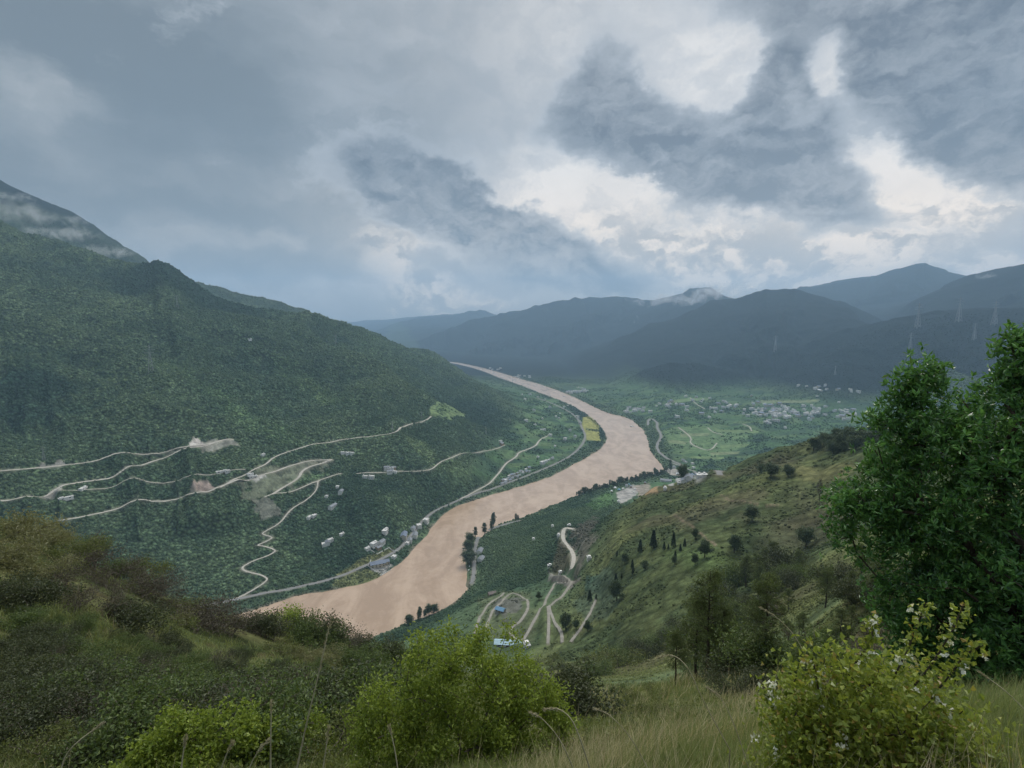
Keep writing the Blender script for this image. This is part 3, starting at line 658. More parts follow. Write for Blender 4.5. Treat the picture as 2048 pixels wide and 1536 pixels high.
# ------------------------------------------------------------------ roads
def road_mat(name, col, var, rough=.9):
    m_, q, b = material(name, rough, .1)
    p = q.node('ShaderNodeNewGeometry').outputs['Position']
    f = q.ss(q.m('ADD', q.m('MULTIPLY', q.noise(p, .12, 5, .6), .6), q.m('MULTIPLY', q.noise(p, 1.2, 4, .6), .4)), .35, .65)
    q.put(b.inputs['Base Color'], q.mix(f, tuple(c*(1-var) for c in col), tuple(c*(1+var) for c in col)))
    return m_
RM = {'d': road_mat('pale_dirt', (.40, .38, .335), .2), 'a': road_mat('worn_asphalt', (.20, .20, .195), .12), 'g': road_mat('grey_gravel', (.245, .235, .205), .2), 'p': road_mat('bare_path', (.20, .165, .12), .2)}
for (nm, w, k_, _, _), P in zip(ROADS, COURSES):
    if nm == 'path': continue
    w = w*.8; T = np.gradient(P, axis=0); T /= np.linalg.norm(T, axis=1)[:, None]+1e-9
    N = np.c_[-T[:, 1], T[:, 0]]
    n = len(P); cols = []
    wob = 1+(fbm(np.arange(n)*3.5, np.zeros(n), 40, 3, int(w*7+n))-.5)*(.5 if k_ != 'a' else .05)
    for f in (-.5, -.25, 0, .25, .5):
        q = P+N*(w*f*wob)[:, None]; cols.append(np.c_[q, ground(q[:, 0], q[:, 1])+.35-abs(f)*.2])
    zc = np.maximum.reduce([c[:, 2] for c in cols])
    for c in cols: c[:, 2] = np.maximum(c[:, 2], zc-.8)
    V = np.stack(cols, 1).reshape(-1, 3); idx = np.arange(n*5).reshape(n, 5)
    F = np.stack([idx[:-1, :-1], idx[:-1, 1:], idx[1:, 1:], idx[1:, :-1]], -1).reshape(-1, 4)
    o = mesh_np(nm, V, F[:, ::-1], RM[k_], True); tag(o, kind='structure')
ROADPTS = np.vstack([P[::2] for P in COURSES])

# ------------------------------------------------------------------ solids for buildings
class MB:
    def __init__(s): s.v = []; s.f = []
    def box(s, x0, x1, y0, y1, z0, z1):
        k = len(s.v)
        s.v += [(x, y, z) for z in (z0, z1) for x, y in ((x0, y0), (x1, y0), (x1, y1), (x0, y1))]
        s.f += [tuple(k+i for i in q) for q in ((3, 2, 1, 0), (4, 5, 6, 7), (0, 1, 5, 4), (1, 2, 6, 5), (2, 3, 7, 6), (3, 0, 4, 7))]; return s
    def gable(s, x0, x1, y0, y1, z0, z1, t=.18):          # roof slab with eaves, ridge along x
        k = len(s.v); ym = (y0+y1)/2
        for x in (x0, x1): s.v += [(x, y0, z0), (x, ym, z1), (x, y1, z0), (x, y1, z0+t), (x, ym, z1+t), (x, y0, z0+t)]
        s.f += [tuple(k+i for i in q) for q in ((0, 1, 4, 5), (1, 2, 3, 4), (6+5, 6+4, 6+1, 6+0), (6+4, 6+3, 6+2, 6+1), (5, 4, 10, 11), (4, 3, 9, 10), (1, 0, 6, 7), (2, 1, 7, 8), (0, 5, 11, 6), (3, 2, 8, 9))]; return s
    def beam(s, a, b, w):
        a = Vector(a); b = Vector(b); d = (b-a).normalized()
        x = d.cross(Vector((0, 0, 1)) if abs(d.z) < .9 else Vector((1, 0, 0))).normalized(); y = d.cross(x)
        k = len(s.v)
        for p in (a, b):
            for i, j in ((-1, -1), (1, -1), (1, 1), (-1, 1)): s.v.append(tuple(p+x*(w/2*i)+y*(w/2*j)))
        s.f += [tuple(k+i for i in q) for q in ((3, 2, 1, 0), (4, 5, 6, 7), (0, 1, 5, 4), (1, 2, 6, 5), (2, 3, 7, 6), (3, 0, 4, 7))]; return s
    def build(s, name, mat, parent=None):
        me = bpy.data.meshes.new(name); me.from_pydata(s.v, [], s.f); me.materials.append(mat); me.update()
        o = bpy.data.objects.new(name, me); COL.objects.link(o)
        if parent is not None: o.parent = parent
        return o
def wall_mat(name, col, rough=.85):
    m_, q, b = material(name, rough, .2)
    p = q.node('ShaderNodeTexCoord').outputs['Object']
    f = q.noise(p, .5, 5, .65); s_ = q.noise(q.mapping(p, (1.5, 1.5, .25)), 1.0, 4, .6)
    v = q.ss(q.m('ADD', q.m('MULTIPLY', f, .5), q.m('MULTIPLY', s_, .5)), .35, .68)
    q.put(b.inputs['Base Color'], q.mix(v, col, tuple(c*.68 for c in col)))
    return m_
def roof_mat(name, col, rough=.6, rib=3.0):
    m_, q, b = material(name, rough, .35)
    p = q.node('ShaderNodeTexCoord').outputs['Object']
    wv_ = q.node('ShaderNodeTexWave'); q.put(wv_.inputs[0], p); wv_.inputs['Scale'].default_value = rib; wv_.inputs['Distortion'].default_value = .3
    f = q.m('ADD', q.m('MULTIPLY', q.noise(p, .35, 5, .7), .8), q.m('MULTIPLY', wv_.outputs['Fac'], .2))
    q.put(b.inputs['Base Color'], q.mix(q.ss(f, .35, .75), col, tuple(c*.6 for c in col)))
    return m_
W_WHITE = wall_mat('limewash', (.84, .83, .80)); W_CREAM = wall_mat('cream_plaster', (.62, .56, .46)); W_GREY = wall_mat('grey_block', (.34, .34, .33)); W_BROWN = wall_mat('timber_brown', (.20, .15, .11))
W_EARTH = wall_mat('rammed_earth', (.42, .31, .20))
R_GREY = roof_mat('grey_tile', (.20, .22, .245)); R_BLUE = roof_mat('blue_steel', (.13, .28, .43)); R_SLATE = roof_mat('slate_blue', (.15, .19, .26)); R_PALE = roof_mat('pale_sheet', (.62, .64, .66)); R_LIGHTBLUE = roof_mat('light_blue_sheet', (.36, .52, .60)); R_DECK = wall_mat('roof_deck', (.66, .65, .63))
R_BROWN = roof_mat('brown_tile', (.16, .13, .12))
GLASS = material('dark_window', .25, .5)[0]; GLASS.node_tree.nodes['Principled BSDF'].inputs['Base Color'].default_value = (.03, .035, .04, 1)
DOORM = wall_mat('painted_door', (.20, .12, .08), .6)

def make_house(kind, L, W, H, wall, roof, floors=2):
    """gable or flat roofed house: wall, roof, windows, door"""
    root = empty(kind)
    if kind not in ('gable_house', 'shed', 'long_hall'): MB().box(-L/2, L/2, -W/2, W/2, -3.0, H).build('wall', wall, root)
    if kind in ('gable_house', 'shed', 'long_hall'):
        pk = W*.26
        g_ = MB()
        for x in (-L/2, L/2): g_.v += [(x, -W/2, -3.0), (x, W/2, -3.0), (x, W/2, H), (x, 0, H+pk), (x, -W/2, H)]
        g_.f += [(4, 3, 2, 1, 0), (5, 6, 7, 8, 9), (0, 1, 6, 5), (1, 2, 7, 6), (2, 3, 8, 7), (3, 4, 9, 8), (4, 0, 5, 9)]
        g_.build('wall', wall, root)
        MB().gable(-L/2-.7, L/2+.7, -W/2-.8, W/2+.8, H-.35, H+pk+.08).build('roof', roof, root)
    else:
        r_ = MB(); r_.box(-L/2-.35, L/2+.35, -W/2-.35, W/2+.35, H, H+.22)
        r_.build('roof', roof, root)
        p_ = MB()
        for a in ((-L/2-.35, L/2+.35, -W/2-.35, -W/2-.1), (-L/2-.35, L/2+.35, W/2+.1, W/2+.35), (-L/2-.35, -L/2-.1, -W/2-.1, W/2+.1), (L/2+.1, L/2+.35, -W/2-.1, W/2+.1)): p_.box(*a, H+.223, H+.9)
        p_.build('parapet', wall, root)
        MB().box(L/2-3.4, L/2-.4, -1.5, 1.5, H+.223, H+2.5).build('stair_head', wall, root)
    nw = max(2, int(L/3.6)); fh = H/floors
    for fl in range(floors):
        for i in range(nw):
            x = -L/2+L*(i+.5)/nw; z = fl*fh+fh*.35
            for sgn in (-1, 1):
                if fl == 0 and i == nw//2 and sgn < 0: continue
                y = sgn*(W/2+.02)
                MB().box(x-.7, x+.7, min(y, y+sgn*.04), max(y, y+sgn*.04), z, z+fh*.45).build('window', GLASS, root)
    x = -L/2+L*(nw//2+.5)/nw
    MB().box(x-.65, x+.65, -W/2-.07, -W/2-.01, .05, 2.2).build('door', DOORM, root)
    return root
def copy_tree(o, parent=None):
    c = o.copy(); COL.objects.link(c)
    c.parent = parent
    for ch in o.children: copy_tree(ch, c)
    return c
PROTO_USED = set()
def put_copy(proto, x, y, rz=0.0, scale=1.0, z=None, sink=0.0):
    o = proto if proto.name not in PROTO_USED else copy_tree(proto)
    PROTO_USED.add(proto.name)
    o.location = (x, y, (float(ground(x, y)) if z is None else z)-sink); o.rotation_euler = (0, 0, rz)
    o.scale = (scale,)*3 if not isinstance(scale, tuple) else scale
    return o
HP = {
 'white': lambda: make_house('flat_house', 13, 9, 6.4, W_WHITE, R_DECK), 'white1': lambda: make_house('flat_house', 10, 7, 3.6, W_WHITE, R_DECK, 1),
 'grey': lambda: make_house('gable_house', 14, 9, 5.8, W_WHITE, R_GREY), 'slate': lambda: make_house('gable_house', 16, 11, 6.0, W_CREAM, R_SLATE), 'brown': lambda: make_house('gable_house', 12, 8, 4.0, W_BROWN, R_BROWN, 1),
 'earth': lambda: make_house('gable_house', 12, 8, 5.0, W_EARTH, R_GREY), 'blue': lambda: make_house('shed', 11, 7, 3.4, W_GREY, R_BLUE, 1), 'lblue': lambda: make_house('shed', 11, 6.5, 3.2, W_WHITE, R_LIGHTBLUE, 1),
 'pale': lambda: make_house('shed', 18, 9, 4.2, W_CREAM, R_PALE, 1), 'hall': lambda: make_house('long_hall', 34, 13, 5.2, W_WHITE, R_GREY, 1), 'hut': lambda: make_house('hut', 5.5, 4, 2.6, W_WHITE, R_PALE, 1),
}
_P = {}
def proto(k):
    if k not in _P: _P[k] = HP[k]()
    return _P[k]
WORDS = {'white': 'white two storey house with flat roof', 'white1': 'low white flat roofed house', 'grey': 'white walled house under grey gable roof', 'slate': 'cream house under slate blue roof', 'brown': 'dark timber hut with brown roof',
         'earth': 'earth walled farmhouse under grey roof', 'blue': 'small shed with blue steel roof', 'lblue': 'light blue roofed shed', 'pale': 'long shed with pale sheet roof', 'hall': 'long hall with grey ribbed roof', 'hut': 'tiny white roadside hut'}
CATS = {'blue': 'shed', 'lblue': 'shed', 'pale': 'shed', 'hall': 'hall', 'hut': 'hut', 'brown': 'hut'}
HOUSES = []
SHORT = {'white': 'white flat roofed house', 'white1': 'low white house', 'grey': 'grey gabled house', 'slate': 'cream house with slate roof', 'earth': 'earth walled farmhouse'}

def house(k, u, v, where, rz=None, s=1.0, group=None, rmin=300):
    if group == 'houses on the left bank': s = tuple(q*1.15 for q in s) if isinstance(s, tuple) else s*1.15
    x, y, z, r = hit(u, v, rmin)
    q = int(np.argmin(((ROADPTS-(x, y))**2).sum(1)))
    if rz is None: rz = math.atan2(ROADPTS[q, 1]-y, ROADPTS[q, 0]-x)+math.pi/2
    o = put_copy(proto(k), x, y, rz, s)
    HOUSES.append((x, y, 10*s if not isinstance(s, tuple) else 10*max(s)))
    many = group in ('riverside village houses', 'farmland houses on the left bank flats', 'distant bank houses')
    tag(o, (SHORT if many else WORDS)[k]+' '+where, CATS.get(k, 'house'), group)
    return o
rnd = random.Random(5)
G1 = 'houses on the left bank'
house('white', 748, 1092, 'at the walled compound above the river fields', s=1.2, group=G1)
house('grey', 763, 1088, 'behind the walled riverside compound', s=1.2, group=G1)
house('white1', 735, 1099, 'at the tip of the compound lane', s=1.1, group=G1)
house('earth', 757, 1098, 'inside the walled riverside compound', s=1.0, group=G1)
house('slate', 755, 1132, 'in the pale yard by the riverbank fields', R(25), (1.9, 1.5, 1.3), G1)
house('slate', 768, 1128, 'joined behind the largest hall in the pale yard', R(25), (1.3, 1.2, 1.15), G1)
for k, u, v, w, s in (('slate', 808, 1074, 'left of the highway before the river bend', (1.7, 1.2, 1.2)), ('grey', 830, 1073, 'between highway and riverside trees', (1.5, 1.2, 1.1)), ('grey', 826, 1060, 'halfway up the roadside row', 1.1), ('white', 838, 1055, 'near the head of the roadside row', 1.1),
                      ('white', 852, 1045, 'at the upstream end of the roadside row', 1.3), ('white1', 815, 1088, 'by the highway above the field corner', 1.0), ('grey', 820, 1083, 'beside the highway at the riverside row', 1.0), ('white1', 788, 1116, 'alone between hall and highway', 1.2),
                      ('white', 770, 1066, 'on the bank above the compound', 1.1), ('white1', 772, 1061, 'uphill behind the compound', 1.1), ('white1', 648, 1091, 'lowest of three on the scrub slope', 1.2), ('grey', 655, 1088, 'in the middle of the scrub slope trio', 1.0), ('white', 661, 1083, 'topmost of the scrub slope trio', .9),
                      ('white1', 684, 1070, 'alone at the end of the short track', 1.0), ('white1', 619, 1036, 'with red trim on the bare slope', (1.5, 1, 1)), ('white1', 628, 1033, 'right of its twin on the bare slope', (1.4, 1, 1)), ('grey', 665, 1015, 'alone in the mid slope scrub', (1.7, 1.1, 1)),
                      ('grey', 682, 986, 'below the last hairpin', 1.1), ('white1', 675, 975, 'above the last hairpin', 1.0), ('white1', 653, 994, 'beside the descending track', .9), ('white', 743, 957, 'under the valley side track', 1.1), ('white1', 730, 955, 'left under the valley side track', 1.2),
                      ('grey', 774, 938, 'leftmost of the track hamlet', 1.1), ('white', 782, 941, 'at the centre of the track hamlet', 1.1), ('earth', 787, 938, 'behind the track hamlet', 1.1), ('white1', 790, 945, 'rightmost of the track hamlet', 1.0), ('grey', 779, 946, 'just below the track hamlet', 1.0),
                      ('white1', 685, 907, 'left end of the bench above the hairpins', 1.1), ('white1', 695, 908, 'on the bench above the hairpins', 1.2), ('white1', 704, 908, 'right end of the bench above the hairpins', 1.1), ('white1', 526, 911, 'on the slope below the long dirt road', 1.0),
                      ('white1', 443, 945, 'long and low beside the thin track', (2.2, 1, 1)), ('white1', 455, 944, 'right end of the thin track', 1.1), ('white1', 166, 979, 'where the thin track leaves the road', (2.0, 1, 1)), ('white1', 132, 998, 'below the lowest bend of the road', (2.4, 1, 1)), ('white1', 500, 950, 'in the pale levelled yard', (1.5, 1, 1)), ('white1', 507, 955, 'lower side of the levelled yard', (1.7, 1, 1)),
                      ('white1', 500, 680, 'high on the green mountain shoulder', 1.2), ('white1', 1001, 884, 'at the orange building plot', 1.2), ('earth', 1003, 890, 'on the orange building plot', 1.5), ('white1', 1086, 860, 'large and open on the river flats', (2.4, 1.5, 1)), ('white', 1100, 872, 'at the end of the flats road', 1.2)):
    house(k, u, v, w, s=s, group=G1)
for i in range(22):
    k = ('grey', 'grey', 'white', 'slate', 'grey', 'earth')[i % 6]
    u = 1003+(i % 11)*5.3+rnd.uniform(-2, 2); v = 968-(i % 11)*2.5+(0 if i < 11 else -6)+rnd.uniform(-1.5, 1.5)
    house(k, u, v, 'in the riverside village', s=rnd.uniform(.8, 1.05), group='riverside village houses')
for i, (u, v) in enumerate([(1092,924),(1098,921),(1104,918),(1085,928),(1076,915),(1160,848),(1155,835),(1112,834),(1118,838),(1128,815),(1136,812),(1100,815),(1090,800),(1075,795),(1060,790),(1050,800),(1120,828),(1068,822),(1044,790),(1085,838),(1140,862),(1130,880),(1110,893),(1150,875),(1052,843),(1070,850),(1128,795),(1142,802),(1110,785),(1100,792)]):
    house(('white', 'white1', 'grey')[i % 3], u, v, 'on the farmland flats', s=rnd.uniform(1.1, 1.6), group='farmland houses on the left bank flats')
for n, (cu, cv, du, dv) in (( 8, (985,738,26,2)), (9, (1040,753,20,3)), (16, (1152,782,24,6)), (13, (1275,822,28,5))):
    for i in range(n): house(('white', 'white1', 'grey')[i % 3], cu+rnd.uniform(-du, du), cv+rnd.uniform(-dv, dv)+(cv and (0 if n != 13 else 0)), {8: 'by the far river narrows', 9: 'in the far upstream village', 16: 'in the far shore hamlet', 13: 'along the far bank road'}[n], s=rnd.uniform(1.5, 2.2), group='distant bank houses')
# the big village on the plain
n_v = 0
for n, cu, cv, du, dv, w in ((76, 1548, 826, 56, 19, 'in plain village centre'), (16, 1628, 826, 30, 12, 'in the plain village east'), (12, 1340, 812, 26, 7, 'in the western plain hamlet'), (12, 1462, 812, 34, 8, 'in trees west of village'),
                             (14, 1692, 832, 30, 12, 'past the village end'), (6, 1625, 777, 40, 5, 'on the high mountain fields'), (5, 1690, 783, 40, 4, 'at the forest foot'), (26, 1520, 822, 190, 26, 'on the open plain'), (6, 1400, 798, 25, 6, 'on the low rise of the plain')):
    for i in range(n):
        a, b = rnd.gauss(0, .5), rnd.gauss(0, .5)
        k = ('white', 'white1', 'grey', 'white', 'slate', 'white')[i % 6]
        x, y, z, r = hit(cu+a*du, cv+b*dv, 1600)
        o = put_copy(proto(k), x, y, rnd.uniform(0, 3.1), rnd.uniform(1.3, 2.0)); tag(o, SHORT[k]+' '+w, 'house', 'houses of the plain village'); HOUSES.append((x, y, 20)); n_v += 1
house('slate', 1338, 808, 'tallest block of the western hamlet', s=(2.2, 1.4, 2.6), group='houses of the plain village')
house('pale', 1640, 781, 'with white roofs high on the plain', s=(3.0, 1.5, 1.2), group='houses of the plain village')
G2 = 'buildings on the near bank'
house('hall', 960, 1104, 'upper of two beside the near bank road', R(82), (.75, 1, 1), G2)
house('hall', 962, 1120, 'lower of two beside the near bank road', R(72), (.65, 1.05, 1), G2)
house('blue', 1001, 1223, 'standing inside the dirt road loop', R(-28), 1.0, G2)
house('lblue', 1016, 1290, 'half hidden behind the leafy bush top', R(-5), (2.3, 1.3, 1), G2)
house('hut', 1054, 1295, 'beside the long light blue roof', s=1.2, group=G2)
house('brown', 984, 1190, 'at the top of the loop track', R(20), 1.1, G2)
for u, v, w in ((1138, 1053, 'at the head of the switchback'), (1105, 1054, 'left of the switchback head'), (1117, 1073, 'on the rim above the scree'), (1067, 1080, 'alone in the dark gully scrub'), (1121, 1148, 'on the lower switchback bench'), (1099, 1134, 'at the left end of the bench'), (1178, 1119, 'above the small terraced field')):
    house('hut', u, v, w, s=1.25, group=G2)
house('hall', 1332, 963, 'below the spur at the village square', R(-20), (1.15, 1.3, 1.2), G2)
for i, (k, u, v, s) in enumerate([('pale', 1230, 977, .8), ('pale', 1223, 983, .6), ('blue', 1238, 981, 1.1), ('white1', 1246, 979, 1), ('grey', 1253, 973, 1), ('earth', 1262, 975, 1), ('white1', 1270, 979, .9), ('blue', 1258, 970, .8), ('earth', 1290, 967, .9), ('white1', 1268, 986, .8), ('grey', 1348, 936, 1.1), ('white', 1361, 945, 1.3), ('pale', 1355, 949, 1),
                                  ('slate', 1384, 953, 1.2), ('grey', 1377, 961, 1.2), ('white', 1399, 957, 1), ('blue', 1392, 950, 1), ('white1', 1409, 953, 1), ('white', 1387, 937, 1), ('grey', 1367, 922, 1.1), ('white1', 1372, 925, 1), ('white', 1385, 929, 1), ('grey', 1368, 966, 1), ('white1', 1237, 1004, 1.1), ('hut', 1330, 980, 1.2), ('white1', 1358, 968, .8)]):
    house(k, u, v, 'in the quarry village', s=s, group='village at the river corner')

# compound walls
def wall_run(px, label, h=2.4, t=.6):
    P = [hit(u, v, 300)[:2] for u, v in px]; mb = MB()
    root = empty('compound_wall', (P[0][0], P[0][1], 0))
    for a, b in zip(P[:-1], P[1:]):
        n = max(1, int(math.dist(a, b)/8))
        for i in range(n):
            p = [a[k]+(b[k]-a[k])*i/n for k in (0, 1)]; q = [a[k]+(b[k]-a[k])*(i+1)/n for k in (0, 1)]
            z0 = float(ground(*p)); z1 = float(ground(*q)); kx = len(mb.v)
            d = Vector((q[0]-p[0], q[1]-p[1], 0)).normalized(); nn_ = Vector((-d.y, d.x, 0))*t/2
            for (c, z) in ((p, z0), (q, z1)):
                for sgn, zz in ((-1, z-1), (1, z-1), (1, z+h), (-1, z+h)): mb.v.append((c[0]+nn_.x*sgn-P[0][0], c[1]+nn_.y*sgn-P[0][1], zz))
            mb.f += [tuple(kx+j for j in f_) for f_ in ((0, 1, 2, 3), (7, 6, 5, 4), (3, 2, 6, 7), (1, 5, 6, 2), (0, 3, 7, 4))]
    mb.build('wall', W_WHITE, root); tag(root, label, 'wall')
wall_run([(740,1100),(755,1109),(778,1096),(797,1104)], 'long white wall bending around the riverside compound')
wall_run([(742,1120),(736,1132),(762,1152),(783,1140)], 'low pale wall around the yard of the largest riverside hall', 1.8)

# vehicles parked on the near bank road
def make_car(body):
    root = empty('parked_car')
    b = MB(); prof = [(-2.2, .35), (2.2, .35), (2.25, .8), (1.3, .95), (.7, 1.45), (-1.5, 1.45), (-2.2, .95)]
    for y in (-.85, .85): b.v += [(x, y, z) for x, z in prof]
    n = len(prof); b.f += [tuple(range(n)), tuple(range(2*n-1, n-1, -1))]+[((i+1) % n, i, n+i, n+(i+1) % n) for i in range(n)]
    b.build('body', body, root)
    gl = MB()
    for y in (-.87, .86): gl.box(-1.35, .65, y, y+.01, .98, 1.36)
    gl.build('window', GLASS, root)
    for x in (-1.35, 1.4):
        for y in (-.88, .70):
            w_ = MB(); k = 0
            for yy in (y, y+.18): w_.v += [(x+.33*math.cos(a*math.pi/6), yy, .33+.33*math.sin(a*math.pi/6)) for a in range(12)]
            w_.f += [tuple(range(12))[::-1], tuple(range(12, 24))]+[(i, (i+1) % 12, 12+(i+1) % 12, 12+i) for i in range(12)]
            w_.build('wheel', TYRE, root)
    return root
TYRE = material('tyre', .9, .1)[0]; TYRE.node_tree.nodes['Principled BSDF'].inputs['Base Color'].default_value = (.02, .02, .02, 1)
PW = material('white_paint', .3, .5)[0]; PW.node_tree.nodes['Principled BSDF'].inputs['Base Color'].default_value = (.75, .76, .77, 1)
car0 = make_car(PW)
for i, (u, v) in enumerate([(939,1117),(939,1125),(939,1133),(938,1141),(940,1108)]):
    x, y, z, r = hit(u, v, 300); o = put_copy(car0, x, y, R(86+i*3), 1.5)
    tag(o, 'small white car, '+('second','third','fourth','last','first')[i]+' from the upstream end of the bank road lay-by', 'car', 'cars on the bank road lay-by')

# ------------------------------------------------------------------ pylons
STEEL = wall_mat('galvanised_steel', (.34, .35, .36), .5)
def make_pylon(H=60.0, w=.55):
    root = empty('power_pylon')
    b = MB(); bw, tw, zt = H*.085, H*.018, H*.72
    cs = ((-1, -1), (1, -1), (1, 1), (-1, 1))
    for i, j in cs:
        l = MB(); l.beam((i*bw, j*bw, -2), (i*tw, j*tw, zt), w); l.beam((i*tw, j*tw, zt), (i*.3, j*.3, H), w*.8); l.build('leg', STEEL, root)
    lv = [0, .16, .3, .42, .52, .61, .68, .72]
    for a, c in zip(lv[:-1], lv[1:]):
        wa = bw+(tw-bw)*a/.72; wc = bw+(tw-bw)*c/.72
        for k in range(4):
            p, q = cs[k], cs[(k+1) % 4]
            b.beam((p[0]*wa, p[1]*wa, a*H), (q[0]*wc, q[1]*wc, c*H), w*.5); b.beam((q[0]*wa, q[1]*wa, a*H), (p[0]*wc, p[1]*wc, c*H), w*.5)
            b.beam((p[0]*wc, p[1]*wc, c*H), (q[0]*wc, q[1]*wc, c*H), w*.5)
    b.build('bracing', STEEL, root)
    for z, L in ((.72, .15), (.82, .19), (.92, .13)):
        a = MB()
        for s_ in (-1, 1): a.beam((0, -.4, z*H), (s_*L*H, 0, z*H+.6), w*.7); a.beam((0, .4, z*H), (s_*L*H, 0, z*H+.6), w*.7); a.beam((0, 0, z*H+H*.035), (s_*L*H, 0, z*H+.6), w*.6)
        a.build('cross_arm', STEEL, root)
    return root
pyl = make_pylon(60)
TOPS = []
for u, v, h, rz, w, rm in ((302,745,46,30,'standing largest on the left mountainside',800),(355,618,24,30,'below the top of the green left ridge',800),(88,920,22,50,'above the upper dirt road',800),(1835,656,40,0,'leftmost of the trio on the forested ridge',2500),(1917,644,38,10,'middle of the trio on the forested ridge',2500),
                           (1988,650,36,15,'nearest the tree on the forested ridge',2500),(1820,698,26,0,'low on the dark forest slope',2500),(1948,680,26,0,'half way down behind the leafy tree',2500),(1550,704,30,0,'alone on the blue mountain foot',2500),(1670,750,16,0,'just above the plain village',2500),
                           (843,838,16,0,'left of the bright hillside field',1200),(1020,848,14,0,'on the spur above the flats',1200),(972,868,16,0,'between scrub spur and flats road',1200),(785,862,20,0,'beside the long dirt road',1200),(672,690,20,20,'on the far shoulder of the left mountain',1200)):
    x, y, z, r = hit(u, v, rm); D = math.hypot(r, CAMZ-z)
    o = put_copy(pyl, x, y, R(rz), h*D/FPX/60.0)
    tag(o, 'grey lattice power pylon '+w, 'pylon', 'power pylons'); TOPS.append((x, y, z, h*D/FPX, rz))
# ------------------------------------------------------------------ leaves, wood
rng = np.random.RandomState(11)
def leaf_mat(name, c1, c2, trans=.35, rough=.5, spec=.35, sc=1.5, c3=None):
    m_, q, b = material(name, rough, spec)
    at = q.node('ShaderNodeAttribute'); at.attribute_name = 'tint'
    p = q.node('ShaderNodeNewGeometry').outputs['Position']
    col = q.mix(q.ss(q.m('ADD', q.m('MULTIPLY', at.outputs['Fac'], .6), q.m('MULTIPLY', q.noise(p, sc, 3, .6), .4)), .2, .8), c1, c2)
    if c3: col = q.mix(q.ss(at.outputs['Fac'], .90, .97), col, c3)
    q.put(b.inputs['Base Color'], col)
    tr = q.node('ShaderNodeBsdfTranslucent'); q.put(tr.inputs[0], q.mix(.5, col, (c2[0]*1.5, c2[1]*1.5, c2[2]*.8)))
    mxs = q.node('ShaderNodeMixShader'); mxs.inputs[0].default_value = trans
    out = m_.node_tree.nodes['Material Output']
    m_.node_tree.links.new(b.outputs[0], mxs.inputs[1]); m_.node_tree.links.new(tr.outputs[0], mxs.inputs[2]); m_.node_tree.links.new(mxs.outputs[0], out.inputs[0])
    return m_
def wood_mat(name, c1, c2):
    m_, q, b = material(name, .95, .1)
    p = q.node('ShaderNodeTexCoord').outputs['Object']
    q.put(b.inputs['Base Color'], q.mix(q.ss(q.noise(q.mapping(p, (6, 6, 1.5)), 3, 5, .6), .3, .7), c1, c2)); return m_
BARK = wood_mat('dark_bark', (.045, .036, .028), (.10, .085, .065)); TWIG = wood_mat('grey_twig', (.10, .085, .07), (.19, .165, .14)); STRAW = wood_mat('dry_straw', (.24, .22, .13), (.40, .36, .24))
def unit(v): return v/(np.linalg.norm(v, axis=-1, keepdims=True)+1e-9)
def leaves(name, P, length, width, mat, parent=None, up=.25, D=None, seed=0, fold=.25, lv=.35):
    r_ = np.random.RandomState(seed+3); n = len(P)
    d = unit(r_.normal(size=(n, 3))+(0 if D is None else D*1.2)+np.array([0, 0, up]))
    s_ = unit(np.cross(d, r_.normal(size=(n, 3)))); nn_ = np.cross(d, s_)
    L = (length*(1+lv*(r_.rand(n)*2-1)))[:, None]; W = L*width/length
    a = P; c = P+d*L+nn_*L*-.12; m1 = P+d*L*.5+s_*W*.5+nn_*W*fold; m2 = P+d*L*.5-s_*W*.5+nn_*W*fold
    V = np.stack([a, m1, c, m2], 1).reshape(-1, 3); F = np.arange(n*4).reshape(n, 4)
    o = mesh_np(name, V, F, mat, False, parent)
    set_attr(o, 'tint', np.repeat(r_.rand(n), 4)); return o
def tubes(name, segs, mat, parent=None, sides=5):
    """segs: list of (p0, p1, r0, r1)"""
    a = np.array([s_[0] for s_ in segs]); b = np.array([s_[1] for s_ in segs]); r0 = np.array([s_[2] for s_ in segs]); r1 = np.array([s_[3] for s_ in segs])
    d = unit(b-a); x = unit(np.cross(d, np.where(np.abs(d[:, 2:3]) < .9, np.array([[0, 0, 1.]]), np.array([[1., 0, 0]])))); y = np.cross(d, x)
    ang = np.arange(sides)*2*math.pi/sides; V = []
    for p, r in ((a-d*r0[:, None]*.3, r0), (b+d*r1[:, None]*.3, r1)):
        V.append(p[:, None]+(x[:, None]*np.cos(ang)[None, :, None]+y[:, None]*np.sin(ang)[None, :, None])*r[:, None, None])
    V = np.stack(V, 1).reshape(-1, 3); n = len(a)
    k = np.arange(sides); base = (np.arange(n)*2*sides)[:, None]
    F = np.stack([base+k, base+(k+1) % sides, base+sides+(k+1) % sides, base+sides+k], -1).reshape(-1, 4)
    return mesh_np(name, V, F, mat, True, parent)
